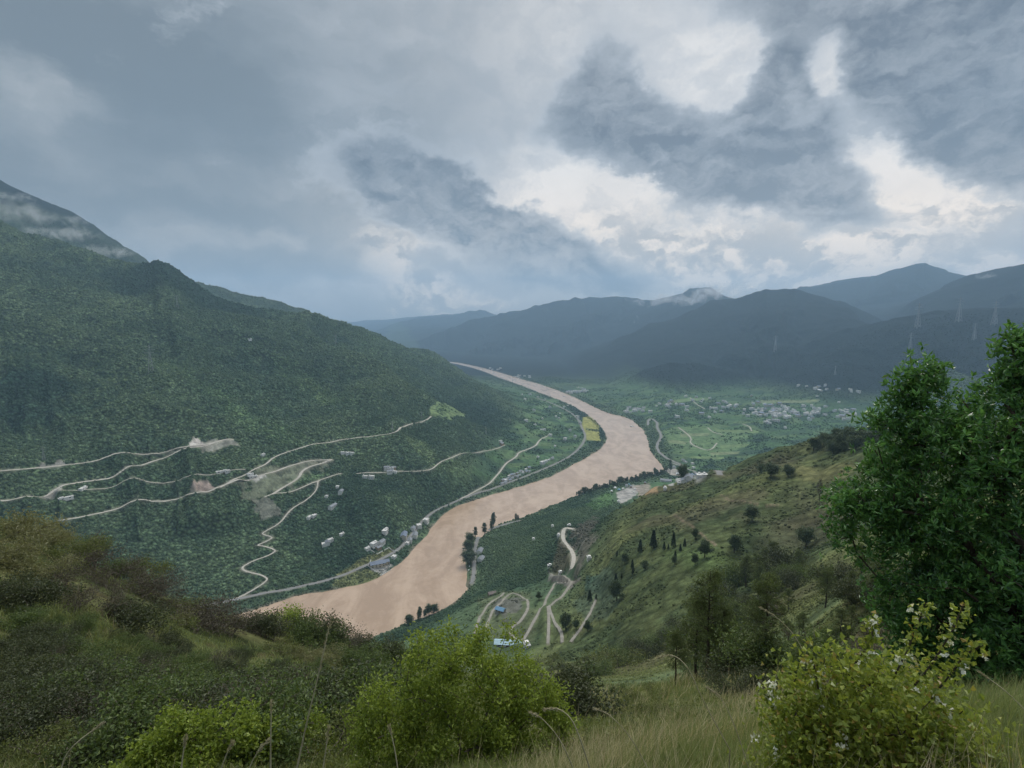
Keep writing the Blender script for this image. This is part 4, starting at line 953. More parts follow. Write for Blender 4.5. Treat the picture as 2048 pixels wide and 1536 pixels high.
def skeleton(base, A, rt=.1, trunk=None, jit=.12, pw=.5, seed=1):
    """branches that reach every attractor: each joins the nearest wood already grown"""
    r_ = np.random.RandomState(seed); base = np.array(base, float); A = np.array(A, float)
    N = [base]; par = [-1]; plen = [0.0]
    for t in (trunk or []):
        N.append(np.array(t, float)); par.append(len(N)-2); plen.append(plen[-1]+np.linalg.norm(N[-1]-N[-2]))
    st = len(N)-1
    order = np.argsort(np.linalg.norm(A-N[-1], axis=1))
    for i in order:
        nn_ = np.array(N); dd = np.linalg.norm(nn_-A[i], axis=1)
        cost = dd+np.array(plen)*.28; cost[:max(st-1, 0)] += 5
        j = int(np.argmin(cost)); L = dd[j]; k = max(1, int(L/.45)); prev = j
        for q in range(1, k+1):
            p = N[j]+(A[i]-N[j])*q/k
            if q < k: p = p+r_.normal(size=3)*jit*L*.35+np.array([0, 0, -.04*L*math.sin(math.pi*q/k)])
            N.append(p); par.append(prev); plen.append(plen[prev]+np.linalg.norm(p-N[prev])); prev = len(N)-1
    n = len(N); w = np.zeros(n); ch = np.zeros(n)
    for i in range(n-1, 0, -1):
        if w[i] == 0: w[i] = 1
        w[par[i]] += w[i]
    rad = np.maximum(rt*(w/w[0])**pw, rt*.035)
    return [(N[par[i]], N[i], min(rad[par[i]], rad[i]*1.35), rad[i]) for i in range(1, n)]
def ball(n, seed, fill=.45):
    r_ = np.random.RandomState(seed); d = unit(r_.normal(size=(n, 3))); return d*(fill+(1-fill)*r_.rand(n, 1)**.6)

L_DARK = leaf_mat('dark_shrub_leaf', (0.035, 0.047, 0.022), (0.079, 0.096, 0.039), .3)
L_BROWN = leaf_mat('brown_shrub_leaf', (0.056, 0.046, 0.036), (0.102, 0.091, 0.059), .25)
L_OLIVE = leaf_mat('olive_shrub_leaf', (0.072, 0.097, 0.029), (0.177, 0.201, 0.064), .35)
L_LIGHT = leaf_mat('pale_olive_leaf', (0.138, 0.144, 0.063), (0.230, 0.230, 0.109), .35)
L_MID = leaf_mat('mid_green_leaf', (0.054, 0.090, 0.029), (0.126, 0.172, 0.047), .35)
L_BRIGHT = leaf_mat('bright_green_leaf', (0.121, 0.180, 0.028), (0.283, 0.353, 0.062), .4)
L_TREE = leaf_mat('glossy_tree_leaf', (0.030, 0.092, 0.032), (0.155, 0.327, 0.089), .3, .32, .5, 1.2, c3=(.10, .16, .04))
L_FLOW = leaf_mat('flowering_shrub_leaf', (0.132, 0.190, 0.030), (0.331, 0.381, 0.075), .4, .4, .4, 2.0, c3=(.30, .20, .06))
L_PINE = leaf_mat('pine_needle', (0.072, 0.106, 0.036), (0.150, 0.192, 0.060), .25)
L_FAR = leaf_mat('far_tree_leaf', (0.042, 0.073, 0.036), (0.091, 0.129, 0.056), .25)
L_CON = leaf_mat('conifer_needle', (0.021, 0.045, 0.024), (0.045, 0.077, 0.034), .15)
PETAL = leaf_mat('white_petal', (.72, .73, .62), (.82, .82, .76), .3)
EMB = {}

# ------------------------------------------------------------------ far woods and scrub: uncountable, one body each
ico = [(0, 0, 1)]+[(math.cos(a*math.pi*.4)*.894, math.sin(a*math.pi*.4)*.894, .447) for a in range(5)]+[(math.cos((a+.5)*math.pi*.4)*.894, math.sin((a+.5)*math.pi*.4)*.894, -.447) for a in range(5)]
ico = np.array(ico)
icf = [(0, 1+a, 1+(a+1) % 5) for a in range(5)]+[(1+a, 6+a, 1+(a+1) % 5) for a in range(5)]+[(1+(a+1) % 5, 6+a, 6+(a+1) % 5) for a in range(5)]
icf = np.array(icf)
def crowns(name, X, Y, rad, hs, mat, lift=.25):
    n = len(X); Z = ground(X, Y)
    V = ico[None]*(1+(rng.rand(n, 11, 1)-.5)*.75)
    ca_ = rng.rand(n)*6.28; c, s_ = np.cos(ca_), np.sin(ca_)
    x = V[..., 0]*c[:, None]-V[..., 1]*s_[:, None]; y = V[..., 0]*s_[:, None]+V[..., 1]*c[:, None]
    V = np.stack([x*rad[:, None]+X[:, None], y*rad[:, None]+Y[:, None], V[..., 2]*(rad*hs)[:, None]+(Z+rad*hs*lift)[:, None]], -1).reshape(-1, 3)
    F = (icf[None]+(np.arange(n)*11)[:, None, None]).reshape(-1, 3)
    o = mesh_np(name, V, F, mat, True)
    set_attr(o, 'tint', np.repeat(rng.rand(n), 11))
    ii_ = np.clip(np.searchsorted(TH, np.arctan2(X, Y)), 0, len(TH)-1); jj_ = np.clip(np.searchsorted(LR, np.log(np.hypot(X, Y))), 0, len(LR)-1)
    cc = cover[jj_, ii_]; set_attr(o, 'cover', np.repeat(np.c_[cc, np.ones(n)], 11, axis=0), 'FLOAT_COLOR'); return o
def crown_mat(name, c1, c2, c3, sc):
    m_, q, b = material(name, .9, .08)
    at = q.node('ShaderNodeAttribute'); at.attribute_name = 'tint'; p = q.node('ShaderNodeNewGeometry').outputs['Position']
    n1 = q.noise(p, sc, 5, .6); n2_ = q.noise(p, 1.1, 3, .7)
    col = q.mix(q.ss(q.m('ADD', q.m('MULTIPLY', at.outputs['Fac'], .5), q.m('MULTIPLY', n1, .5)), .25, .75), c1, c2)
    col = q.mix(q.m('MULTIPLY', q.ss(n1, .52, .7), .6), col, c3)
    ac = q.node('ShaderNodeAttribute'); ac.attribute_name = 'cover'
    col = q.mix(.9, col, q.mix(q.ss(at.outputs['Fac'], .1, .9), q.mix(1.0, ac.outputs['Color'], (.86, .88, .92), 'MULTIPLY'), q.mix(1.0, ac.outputs['Color'], (1.06, 1.06, 1.02), 'MULTIPLY')))
    v = q.ss(n2_, .25, .75, .75, 1.22)
    nd = q.node('ShaderNodeVectorMath', operation='SCALE'); q.put(nd.inputs[0], col); q.put(nd.inputs['Scale'], v); q.put(b.inputs['Base Color'], nd.outputs[0])
    bp_ = q.node('ShaderNodeBump'); bp_.inputs['Strength'].default_value = 1; bp_.inputs['Distance'].default_value = 1.2; q.put(bp_.inputs['Height'], n2_); q.put(b.inputs['Normal'], bp_.outputs[0])
    return m_
from mathutils import kdtree
kd = kdtree.KDTree(len(ROADPTS)+len(HOUSES))
for i_, p_ in enumerate(ROADPTS): kd.insert((p_[0], p_[1], 0), i_)
for i_, p_ in enumerate(HOUSES): kd.insert((p_[0], p_[1], 0), len(ROADPTS)+i_)
kd.balance()
def clear_of_roads(X, Y, rad):
    out = np.ones(len(X), bool)
    for i in range(len(X)):
        q = kd.find((X[i], Y[i], 0)); lim = 4.5+rad[i] if q[1] < len(ROADPTS) else HOUSES[q[1]-len(ROADPTS)][2]*.8+rad[i]
        if q[2] < lim: out[i] = False
    return out
def sample(n, r0, r1, mask, t0=-.82, t1=.82):
    th = t0+(t1-t0)*rng.rand(n); r = np.exp(math.log(r0)+(math.log(r1)-math.log(r0))*rng.rand(n))
    x, y = r*np.sin(th), r*np.cos(th)
    i = np.clip(np.searchsorted(TH, th), 0, len(TH)-1); j = np.clip(np.searchsorted(LR, np.log(r)), 0, len(LR)-1)
    k = rng.rand(n) < mask[j, i]
    return x[k], y[k], r[k]
bright = cover.sum(-1)
notfield = 1-sstep(bright, .27, .36)
clump = sstep(fbm(X2, Y2, 140, 4, 151), .44, .58)
land = sstep(SD, 4, 9)
mk = land*notfield*np.where(plain > .4, clump*.55+.03, .55+.45*clump)*(hillb < .35)
bankm = (np.exp(-((SD-14)/14)**2))*(SD > 4)
mk = np.clip(np.maximum(mk, bankm*.95), 0, 1)
x_, y_, r_ = sample(360000, 900, 5600, mk)
# keep what faces the viewer side: drop ground hidden far behind ridges
Zs = ground(x_, y_); ev = (Zs-CAMZ)/r_
E2 = (Z2-CAMZ)/R2; EM = np.maximum.accumulate(E2, axis=0)
i = np.clip(np.searchsorted(TH, np.arctan2(x_, y_)), 0, len(TH)-1); j = np.clip(np.searchsorted(LR, np.log(r_)), 0, len(LR)-1)
vis = ev+.006 > EM[j, i]
x_, y_, r_ = x_[vis], y_[vis], r_[vis]
rad = (1.4+3.0*rng.rand(len(x_))**2.8)*np.clip(r_/1700, .75, 1.5)
k = clear_of_roads(x_, y_, rad*.7)
FOREST = crown_mat('far_forest', (.034, .066, .036), (.075, .125, .052), (.10, .155, .058), .006)
o = crowns('forest', x_[k], y_[k], rad[k], .75+.5*rng.rand(k.sum()), FOREST); tag(o, kind='stuff')
print('forest crowns', k.sum())
# scrub of the lower right-hand hill
mk = land*np.clip(hillb+((R2 > 250) & (R2 < 1250))+((R2 > 60) & (T2 > .15))*1.0, 0, 1)*(R2 < 1250)*(.10+.9*sstep(fbm(X2, Y2, 38, 4, 161), .50, .62))*notfield
x_, y_, r_ = sample(140000, 60, 1300, mk)
Zs = ground(x_, y_); ev = (Zs-CAMZ)/r_
i = np.clip(np.searchsorted(TH, np.arctan2(x_, y_)), 0, len(TH)-1); j = np.clip(np.searchsorted(LR, np.log(r_)), 0, len(LR)-1)
vis = ev+.01 > EM[j, i]; x_, y_, r_ = x_[vis], y_[vis], r_[vis]
rad = (.5+1.6*rng.rand(len(x_))**2.5)*np.clip(r_/600, .22, 1.6)
k = clear_of_roads(x_, y_, rad*.7)
SCRUB = crown_mat('hill_scrub', (.042, .058, .024), (.080, .100, .036), (.11, .13, .045), .02)
o = crowns('scrub', x_[k], y_[k], rad[k], .55+.4*rng.rand(k.sum()), SCRUB, .15); tag(o, kind='stuff')
print('scrub', k.sum())

# ------------------------------------------------------------------ trees and bushes that can be told apart
def conifer(H=9.0, seed=0):
    root = empty('conifer_tree'); r_ = np.random.RandomState(seed)
    tubes('trunk', [((0, 0, -.5), (0, 0, H*.5), .16, .10), ((0, 0, H*.5), (0, 0, H), .10, .02)], BARK, root)
    z = r_.rand(1500)**.8; R_ = (1-z)*H*.24*(.55+.45*np.abs(np.sin(z*34)))*(.6+.4*r_.rand(1500)); a = r_.rand(1500)*6.28
    P = np.c_[R_*np.cos(a), R_*np.sin(a), H*.06+z*H*.94]
    D = np.c_[np.cos(a), np.sin(a), -.1+0*a]
    leaves('crown', P, H*.075, H*.038, L_CON, root, up=.1, D=D, seed=seed); return root
def shrub(kind, mat, wood, W=2.0, Hh=1.8, nl=3500, ll=.14, lw=.08, seed=0, bare=0.0, natt=70, flat=.75):
    root = empty(kind); r_ = np.random.RandomState(seed)
    lob = [(r_.normal()*W*.45, r_.normal()*W*.45, Hh*(.35+.5*r_.rand()), W*(.35+.3*r_.rand())) for _ in range(9)]
    A = np.array([np.array(lob[i % 9][:3])+unit(r_.normal(size=3))*lob[i % 9][3]*np.array([1, 1, flat])*(.4+.6*r_.rand()) for i in range(natt)])
    A[:, 2] = np.maximum(A[:, 2], .12)
    tubes('branches', skeleton((0, 0, -.3), A, .06 if not bare else .05, [(0, 0, .15)], seed=seed), wood, root, 4)
    P = A[r_.randint(0, natt, nl)]+r_.normal(size=(nl, 3))*W*.15; P[:, 2] = np.maximum(P[:, 2], .03)
    leaves('foliage', P, ll, lw, mat, root, seed=seed); return root
def tree_round(kind, mat, H=8, W=3.2, nl=5000, ll=.42, seed=0, trunk_h=.25):
    root = empty(kind); r_ = np.random.RandomState(seed)
    A = np.array([(r_.normal()*W*.35, r_.normal()*W*.35, H*(trunk_h+.1+(.85-trunk_h)*r_.rand())) for _ in range(60)])
    A[:, :2] *= (1-.5*np.abs(A[:, 2:3]/H-.55)/.45)
    tubes('trunk', skeleton((0, 0, -.5), A, .22, [(0.05, 0, H*trunk_h*.5), (0, .05, H*trunk_h)], seed=seed), BARK, root, 5)
    P = A[r_.randint(0, 60, nl)]+r_.normal(size=(nl, 3))*W*.13
    leaves('crown', P, ll, ll*.6, mat, root, seed=seed); return root
def pine(H=9.0, seed=0):
    root = empty('pine_tree'); r_ = np.random.RandomState(seed)
    segs = []; p = np.array([0, 0, -.4]); n = 9
    for i in range(n):
        q = np.array([r_.normal()*.06, r_.normal()*.06, H*(i+1)/n]); segs.append((p, q, .15*(1-i/n)+.02, .15*(1-(i+1)/n)+.02)); p = q
    tubes('trunk', segs, BARK, root, 7)
    bs_ = []; tips = []
    z = H*.28
    while z < H*.98:
        f = 1-(z/H-.28)/.72; L = (.35+1.9*f**.75)*(.8+.4*r_.rand()) if z > H*.42 else (1.3+r_.rand())
        for _ in range(4 if z > H*.4 else 2):
            a = r_.rand()*6.28; d = np.array([math.cos(a), math.sin(a), .25+.2*r_.rand()]); b0 = np.array([0, 0, z]); pr = b0
            for t in (.35, .7, 1.0):
                q = b0+d*L*t*(.8+.3*r_.rand())+r_.normal(size=3)*.06; bs_.append((pr, q, .035*(1.15-t)+.006, .03*(1.05-t)+.005)); pr = q
                if t > .3 or r_.rand() < .3:
                    tips.append(q)
                    for _ in range(3):
                        s2 = q+unit(r_.normal(size=3)+d)*.32*(.6+.8*r_.rand()); bs_.append((q, s2, .009, .005)); tips.append(s2)
        z += H*.035
    tubes('branches', bs_, BARK, root, 4)
    T_ = np.array(tips); P = np.repeat(T_, 11, axis=0)+r_.normal(size=(len(T_)*11, 3))*.05
    leaves('needles', P, .20, .035, L_PINE, root, up=.35, seed=seed, fold=.1); return root
P_ = {
 'conifer': conifer(9, 1), 'conifer2': conifer(9, 2),
 'dark': shrub('dark_bush', L_DARK, TWIG, 1.9, 1.7, 5200, .15, .085, 21), 'dark2': shrub('dark_bush', L_DARK, TWIG, 2.1, 2.2, 5200, .15, .08, 22),
 'brown': shrub('brown_bush', L_BROWN, TWIG, 1.7, 1.9, 2600, .11, .05, 23, natt=150), 'brown2': shrub('brown_bush', L_BROWN, TWIG, 1.9, 1.7, 2400, .11, .05, 24, natt=150),
 'olive': shrub('olive_bush', L_OLIVE, TWIG, 1.7, 1.1, 4200, .15, .07, 25), 'light': shrub('pale_bush', L_LIGHT, TWIG, 1.8, 1.2, 4600, .16, .07, 26),
 'mid': shrub('green_bush', L_MID, TWIG, 1.9, 1.9, 5600, .15, .09, 27), 'bright': shrub('bright_bush', L_BRIGHT, TWIG, 1.7, 1.7, 5200, .13, .085, 28),
 'round': tree_round('round_tree', L_FAR, 8, 3.4, 4200, .42, 31), 'round2': tree_round('round_tree', L_FAR, 8, 3.8, 4200, .42, 32, .15), 'poplar': tree_round('bank_tree', L_FAR, 10, 1.7, 2400, .40, 33),
 'bare': tree_round('bare_tree', L_BROWN, 9, 2.6, 900, .25, 34, .3),
 'pineA': pine(9, 41), 'pineB': pine(9, 42), 'pineC': pine(9, 43),
}
HGT = {'conifer': 9, 'conifer2': 9, 'round': 8, 'round2': 8, 'poplar': 10, 'bare': 9, 'pineA': 9, 'pineB': 9, 'pineC': 9, 'dark': 2.6, 'dark2': 3.0, 'brown': 2.7, 'brown2': 2.6, 'olive': 2.0, 'light': 2.1, 'mid': 2.8, 'bright': 2.6}
def plant(k, u, v, px, label, cat='tree', group=None, rmin=150, rmax=30000, wide=1.0):
    """stands where the line of sight through its foot meets the ground; px: its height in the view"""
    x, y, z, r = hit(u, v, rmin, rmax)
    if z < .8:
        for du in (4, -4, 8, -8, 12, -12, 18, -18, 26, -26, 36):
            q = hit(u+du, v+abs(du)*.3, rmin, rmax)
            if q[2] >= .8: x, y, z, r = q; break
    D = r/math.hypot(*pix_dir(u, v)[:2])
    sc = px*D/FPX/HGT[k]
    o = put_copy(P_[k], x, y, random.Random(int(u*7+v)).uniform(0, 6.28), (sc*wide, sc*wide, sc), sink=.1*sc)
    tag(o, label, cat, group); return o
rnd = random.Random(9)
F3 = lambda x, y: (1200+x*.3418, 650+y*.3418)
for k, x, y, h, w, lab, g_ in (('conifer',235,1330,70,.9,'broad dark conifer left of the tallest one on the grassy spur','c'),('conifer2',312,1305,98,1.0,'tallest dark conifer on the grassy spur','c'),('conifer',430,1300,80,.8,'slim dark conifer right of the tallest on the spur','c'),('conifer2',375,1315,42,1,'small conifer between two tall ones on the spur','c'),
     ('conifer',400,1312,28,1,'tiny conifer beside the slim dark one','c'),('conifer',495,1298,45,1,'lone small conifer upslope of the slim one','c'),('conifer2',470,1325,40,1,'short conifer below the lone small one','c'),('conifer',440,1365,42,1,'conifer standing below the main spur group','c'),('conifer2',100,1352,30,1,'small conifer by the edge of the terraced fields','c'),
     ('conifer',190,1425,50,.8,'thin conifer upslope of its shorter twin','c'),('conifer2',192,1458,34,.8,'shorter twin conifer downslope','c'),('round2',262,1432,48,1.2,'dark round tree right of the thin twin conifers','c'),('conifer',92,1530,72,.8,'tall dark conifer at the right edge of the terraced field','c'),('round',145,1400,60,1,'dark green round tree beside the terraced fields','r'),
     ('round',435,1402,46,1,'small round tree under the spur conifers','r'),('round',612,1360,95,1.1,'large round green tree on the spur grass','r'),('round',785,1335,100,1.1,'large dark tree right of the other spur grass tree','r'),('round',556,1405,60,1,'low round tree in front of the large spur tree','r'),('round',560,1255,60,1,'faint round tree above the spur conifers','r'),
     ('round2',1205,1300,105,1.2,'broad dark tree near the leafy crown on the spur','r'),('round',890,1150,80,1.5,'wide low tree in the middle of the brown spur','r'),('round2',1000,890,75,1.4,'wide dark tree high on the spur crest meadow','r'),('round2',1100,890,65,1.3,'dark tree right of its twin on the crest meadow','r'),('round2',945,868,50,1.3,'small dark tree left of the twins on the crest meadow','r'),
     ('bare',1283,1030,125,.7,'bare brownish tree standing on the crest meadow','r'),('round',1250,735,70,1.5,'tree on the skyline of the crest meadow','r')):
    u, v = F3(x, y); plant(k, u, v, h*.3418*1.1, lab, 'tree', {'c': 'conifers on the grassy spur', 'r': 'round trees on the grassy spur'}[g_], 300, wide=w)
for i in range(16):
    u, v = F3(1310+i*24+rnd.uniform(-8, 8), 700-i*4+(i % 3)*34+rnd.uniform(-6, 6)); plant(('round2', 'round')[i % 2], u, v, 26+rnd.uniform(-5, 8), 'dark tree in the skyline wood of the crest meadow', 'tree', 'skyline wood trees', 300, wide=1.3)
F6 = lambda x, y: (700+x*.3418, 1000+y*.3418)
for k, x, y, h, w, lab in (('conifer',1402,590,60,1.1,'dark conifer standing between the terraced fields'),('conifer2',1555,505,70,.9,'tall dark conifer right of the terraced fields'),('conifer',1440,580,30,1,'stub conifer right of the field conifer'),('round2',1262,760,90,1,'dark tree in the hollow between the tracks'),('round2',1325,755,50,1,'small dark tree beside the hollow tree'),('round',1390,770,60,1,'dark bushy tree right of the hollow trees'),
     ('round',1560,590,110,1.0,'tall bushy tree on the field edge'),('round',1105,585,45,1,'green tree on the slope above the loop track'),('conifer',1650,395,40,.9,'upper of two conifers over the field corner'),('conifer2',1656,435,40,.9,'lower of two conifers over the field corner'),('conifer',1590,460,30,1,'small conifer above the field edge')):
    u, v = F6(x, y); plant(k, u, v, h*.3418*1.1, lab, 'tree', 'trees around the terraced fields', 300, wide=w)
for k, u, v, h, w, lab in (('poplar',957,1070,30,1.1,'slender tree at the upper end of the near bank road'),('poplar',951,1078,26,1.1,'slender tree left of the bank road bend'),('poplar',981,1056,28,1,'taller of the paired bank road trees'),('poplar',987,1055,32,1,'right of the paired bank road trees'),('poplar',975,1060,22,1.2,'short tree by the paired bank road trees'),('round',941,1092,26,1.2,'bushy tree between river and bank road'),
     ('round2',928,1127,28,1.4,'big round dark tree leaning over the river'),('round',936,1104,24,1.4,'tree above the big round riverside tree'),('poplar',1032,1044,18,1.1,'lone riverside tree downstream of the village bank'),('poplar',1036,1043,14,1,'small mate of the lone riverside tree'),('poplar',812,1236,26,1.1,'leftmost airy tree on the shore point'),('poplar',822,1234,28,1.1,'tallest airy tree on the shore point'),
     ('poplar',832,1232,20,1.2,'low airy tree on the shore point'),('round',846,1228,22,1.2,'bushy tree right of the shore point trees'),('round',860,1226,20,1.3,'rightmost bushy tree of the shore point'),('round',800,1245,22,1.2,'bushy tree left of the shore point trees'),('round2',1366,963,34,.8,'tall dark tree in the quarry village'),('poplar',1340,948,30,.7,'dark poplar beside the river corner beach')):
    plant(k, u, v, h, lab, 'tree', 'riverside trees of the near bank', 500, wide=w)
for i in range(46):
    u = 1150+i*4.05+rnd.uniform(-1.5, 1.5); v = 992-(u-1150)*.255+rnd.uniform(-1, 3); plant(('poplar', 'round', 'poplar')[i % 3], u, v, rnd.uniform(9, 16), ('slim', 'bushy', 'slim')[i % 3]+' tree of the belt along the village shore', 'tree', 'shore belt trees', 900, wide=1.25)

# woods and bushes on the near slopes
def in_poly(u, v, P):
    c = False
    for i in range(len(P)):
        (ax, ay), (bx, by) = P[i], P[i-1]
        if (ay > v) != (by > v) and u < (bx-ax)*(v-ay)/(by-ay)+ax: c = not c
    return c
KW = {'dark': 'dark green', 'dark2': 'tall dark', 'brown': 'purple brown twiggy', 'brown2': 'low brown twiggy', 'olive': 'olive', 'light': 'pale olive', 'mid': 'mid green', 'bright': 'bright green'}
def zone(u, v):
    a = 'left edge' if u < 160 else 'left flank' if u < 380 else 'middle' if u < 620 else 'lower right'
    b = 'crest' if v < 1180+u*.16 else 'upper part' if v < 1280+u*.1 else 'gully' if v < 1400 else 'foot'
    return a, b
def bush(k, u, v, px, lab=None, cat='bush', group='bushes on the near left slope', rmin=3, rmax=260, wide=1.15):
    if lab is None:
        a, b = zone(u, v); lab = KW[k]+' bush, near slope '+b+', '+a
    return plant(k, u, v, px, lab, cat, group, rmin, rmax, wide)
for k, u, v, px in (('light',40,1075,62),('light',95,1072,50),('light',10,1130,60),('dark',140,1075,55),('mid',165,1108,50),('olive',120,1120,45),('brown',190,1140,85),('brown',215,1175,70),('mid',235,1140,45),('olive',262,1165,50),('brown',285,1190,72),('brown2',310,1205,62),('brown',335,1222,40),('brown',395,1262,92),('brown2',430,1258,84),('brown',465,1270,62),
                    ('dark',520,1268,55),('brown',545,1280,52),('bright',562,1272,66),('mid',600,1285,58),('dark',632,1292,62),('mid',655,1298,52),('brown2',690,1305,48),('dark',715,1308,40),('brown',130,1180,80),('brown2',160,1215,72),('light',60,1160,50),('dark',50,1225,75),('dark2',20,1210,70),('brown',230,1230,66),('dark',270,1260,72),('olive',330,1270,40),
                    ('light',365,1250,30),('olive',350,1230,34),('light',600,1320,30),('light',640,1335,36),('olive',560,1310,32),('dark',760,1330,60),('mid',800,1345,60),('mid',740,1350,54),('mid',850,1345,52),('mid',700,1345,50)):
    bush(k, u, v, px)
r0 = random.Random(77)
PATCH = [(0,1230),(300,1290),(560,1330),(740,1370),(760,1440),(700,1536),(0,1536)]
n_b = 0
while n_b < 270:
    u = r0.uniform(-30, 790); v = r0.uniform(1190, 1560)
    if not in_poly(u, v, PATCH): continue
    x, y, z, r = hit(u, min(v, 1534), 3, 260)
    f = float(fbm(np.array([u]), np.array([v*1.6]), 120, 3, 7)[0]); q = r0.random()
    k = ('light' if q < .3 else 'olive') if f > .70 else ('dark' if q < .35 else 'dark2' if q < .52 else 'brown' if q < .60 else 'brown2' if q < .64 else 'mid' if q < .92 else 'olive')
    hm = {'light': .8, 'olive': .75}.get(k, 1.5)*r0.uniform(.7, 1.3)
    px = hm*FPX/math.hypot(r, CAMZ-z)
    if px > 150: px = 150
    bush(k, u, min(v, 1534), px); n_b += 1
# the wooded hollow right of the middle
for i in range(52):
    u = r0.uniform(1100, 1500); v = r0.uniform(1240, 1370)
    if v < 1370-(u-1100)*.26 - 30: continue
    k = r0.choice(['mid', 'dark', 'dark2', 'mid', 'olive']); x, y, z, r = hit(u, v, 60, 700)
    plant(k, u, v, r0.uniform(26, 44), KW[k]+' bush in the wooded hollow below the grass crest', 'bush', 'hollow bushes', 60, 700, wide=1.3)
for i in range(95):
    u = r0.uniform(1430, 1990); v = r0.uniform(1120, 1300)
    k = r0.choice(['pineA', 'pineB', 'pineC', 'brown', 'dark2', 'mid', 'dark', 'mid']); pn = k.startswith('pine')
    plant(k, u, v+20, r0.uniform(45, 85) if pn else r0.uniform(35, 60), 'olive pine of the wood behind the three standing pines' if pn else KW[k]+' bush in the wood behind the standing pines', 'pine' if pn else 'bush', 'pine wood trees' if pn else 'pine wood undergrowth', 60, 420, wide=1.1)
for k, u, v, px, lab in (('pineA',1413,1356,225,'tallest slender pine on the grass crest'),('pineB',1391,1352,175,'pine just left of the tallest on the grass crest'),('pineC',1442,1345,150,'shorter pine right of the tallest on the crest'),('pineB',1528,1330,215,'full pine with a dark bole right of the crest pair'),('pineC',1352,1330,120,'small pale pine left of the crest pair')):
    plant(k, u, v, px, lab, 'pine', 'pines on the grass crest', 20, 90)
for k, u, v, px, lab in (('mid',1480,1345,110,'leafy bush under the full pine'),('mid',1530,1352,95,'leafy bush right under the full pine'),('dark',1450,1360,60,'dark bush at the foot of the crest pines'),('dark',1140,1442,105,'round dark bush beside the large central bush'),('dark',1120,1448,80,'dark bush tucked behind the large central bush'),('dark2',1480,1400,60,'low dark bush on the grass before the pines'),
                         ('dark',1540,1392,55,'low dark bush behind the flowering shrub'),('mid',1600,1370,80,'green bush above the flowering shrub'),('mid',1660,1352,80,'green bush behind the flowering spray'),('brown',1740,1330,90,'brown bush between pines and leafy tree'),('brown',1700,1300,90,'brown twiggy bush left of the leafy tree foot'),
                         ('olive',1300,1400,28,'small olive bush on the grass slope'),('olive',1250,1440,34,'olive tuft bush on the lower grass slope'),('olive',1330,1440,40,'olive bush in the middle of the grass slope'),('mid',1230,1395,30,'small green bush at the edge of the grass slope')):
    plant(k, u, v, px, lab, 'bush', 'bushes on the grass crest', 6, 90, wide=1.2)

# ------------------------------------------------------------------ the large near plants
def at(u, v, rng_):
    d = pix_dir(u, v); t = rng_/math.hypot(d[0], d[1]); return np.array([d[0]*t, d[1]*t, CAMZ+d[2]*t])
def blob_points(bl, D, n, seed, fill=.5, sq=1.0):
    r_ = np.random.RandomState(seed); w = np.array([b[2]**2 for b in bl], float); w /= w.sum(); out = []
    for i in r_.choice(len(bl), n, p=w):
        b = bl[i]; dd = D+(b[3] if len(b) > 3 else 0); c = at(b[0], b[1], dd); R_ = b[2]*dd/math.hypot(*pix_dir(b[0], b[1])[:2])/FPX
        out.append(c+unit(r_.normal(size=3))*R_*(fill+(1-fill)*r_.rand()**.5)*np.array([1, sq, 1]))
    return np.array(out)
def big_plant(kind, label, cat, foot, D, bl, natt, nleaf, ll, lw, spread, mat, wood, rt, seed, rosette=1, trunk=0.0, sq=1.0, up=.25):
    b = at(foot, 1400, D); b[2] = float(ground(b[0], b[1]))
    root = empty(kind, tuple(b)); tag(root, label, cat)
    A = blob_points(bl, D, natt, seed, sq=sq)
    gz = ground(A[:, 0], A[:, 1]); A[:, 2] = np.maximum(A[:, 2], gz+.05); A = A-b
    tr = [(0, 0, trunk*.5), (.05, 0, trunk)] if trunk else [(0, 0, .12)]
    tubes('branches' if not trunk else 'trunk', skeleton((0, 0, -.3), A, rt, tr, seed=seed), wood, root, 5)
    r_ = np.random.RandomState(seed+5)
    P = A[r_.randint(0, natt, nleaf)]+r_.normal(size=(nleaf, 3))*spread
    if rosette > 1: P = np.repeat(P, rosette, axis=0)
    leaves('crown' if trunk else 'foliage', P, ll, lw, mat, root, seed=seed, up=up)
    return root, A, b
TREE_BL = [(1830,1200,70),(1800,1265,45),(1880,1300,90),(1838,765,34),(1865,745,24),(1825,790,30),(1838,770,34),(1862,752,22),(1820,830,50),(1880,850,70),(1790,880,75),(1770,960,80),(1740,1040,70),(1715,1080,40),(1720,930,35),(1810,1100,90),(1900,950,120),(2000,900,130),(2045,705,38),(2050,690,36),(2012,745,28),(2100,770,80),(2080,850,90),(1900,1080,120),(2000,1100,150),(1990,1250,130),(2070,1300,150),(1880,1190,60),
           (2170,1000,200,1),(2180,1250,220,1),(1960,1370,80),(2220,790,130,1),(1940,895,65),(1790,1010,90),(1850,1000,110,.8),(1960,1180,120)]
big_plant('leafy_tree', 'large dark green leafy tree filling the right edge of the slope', 'tree', 2010, 12.0, TREE_BL, 640, 13500, .108, .040, .13, L_TREE, BARK, .17, 51, rosette=6, trunk=2.2, up=.35)
CB = [(740,1440,55),(1090,1450,60),(960,1400,100),(890,1450,110),(1010,1430,90),(950,1490,120),(930,1300,48),(865,1330,70),(1000,1335,70),(800,1410,75),(930,1420,120),(1070,1400,58),(770,1480,70),(880,1510,110),(1040,1490,100),(1108,1425,32),(950,1600,140),(800,1580,100),(1080,1570,80),(830,1360,40),(890,1290,26),(975,1285,24)]
big_plant('leafy_bush', 'large fresh green bush standing in the middle of the near slope', 'bush', 930, 7.0, CB, 420, 44000, .050, .026, .075, L_BRIGHT, TWIG, .05, 52)
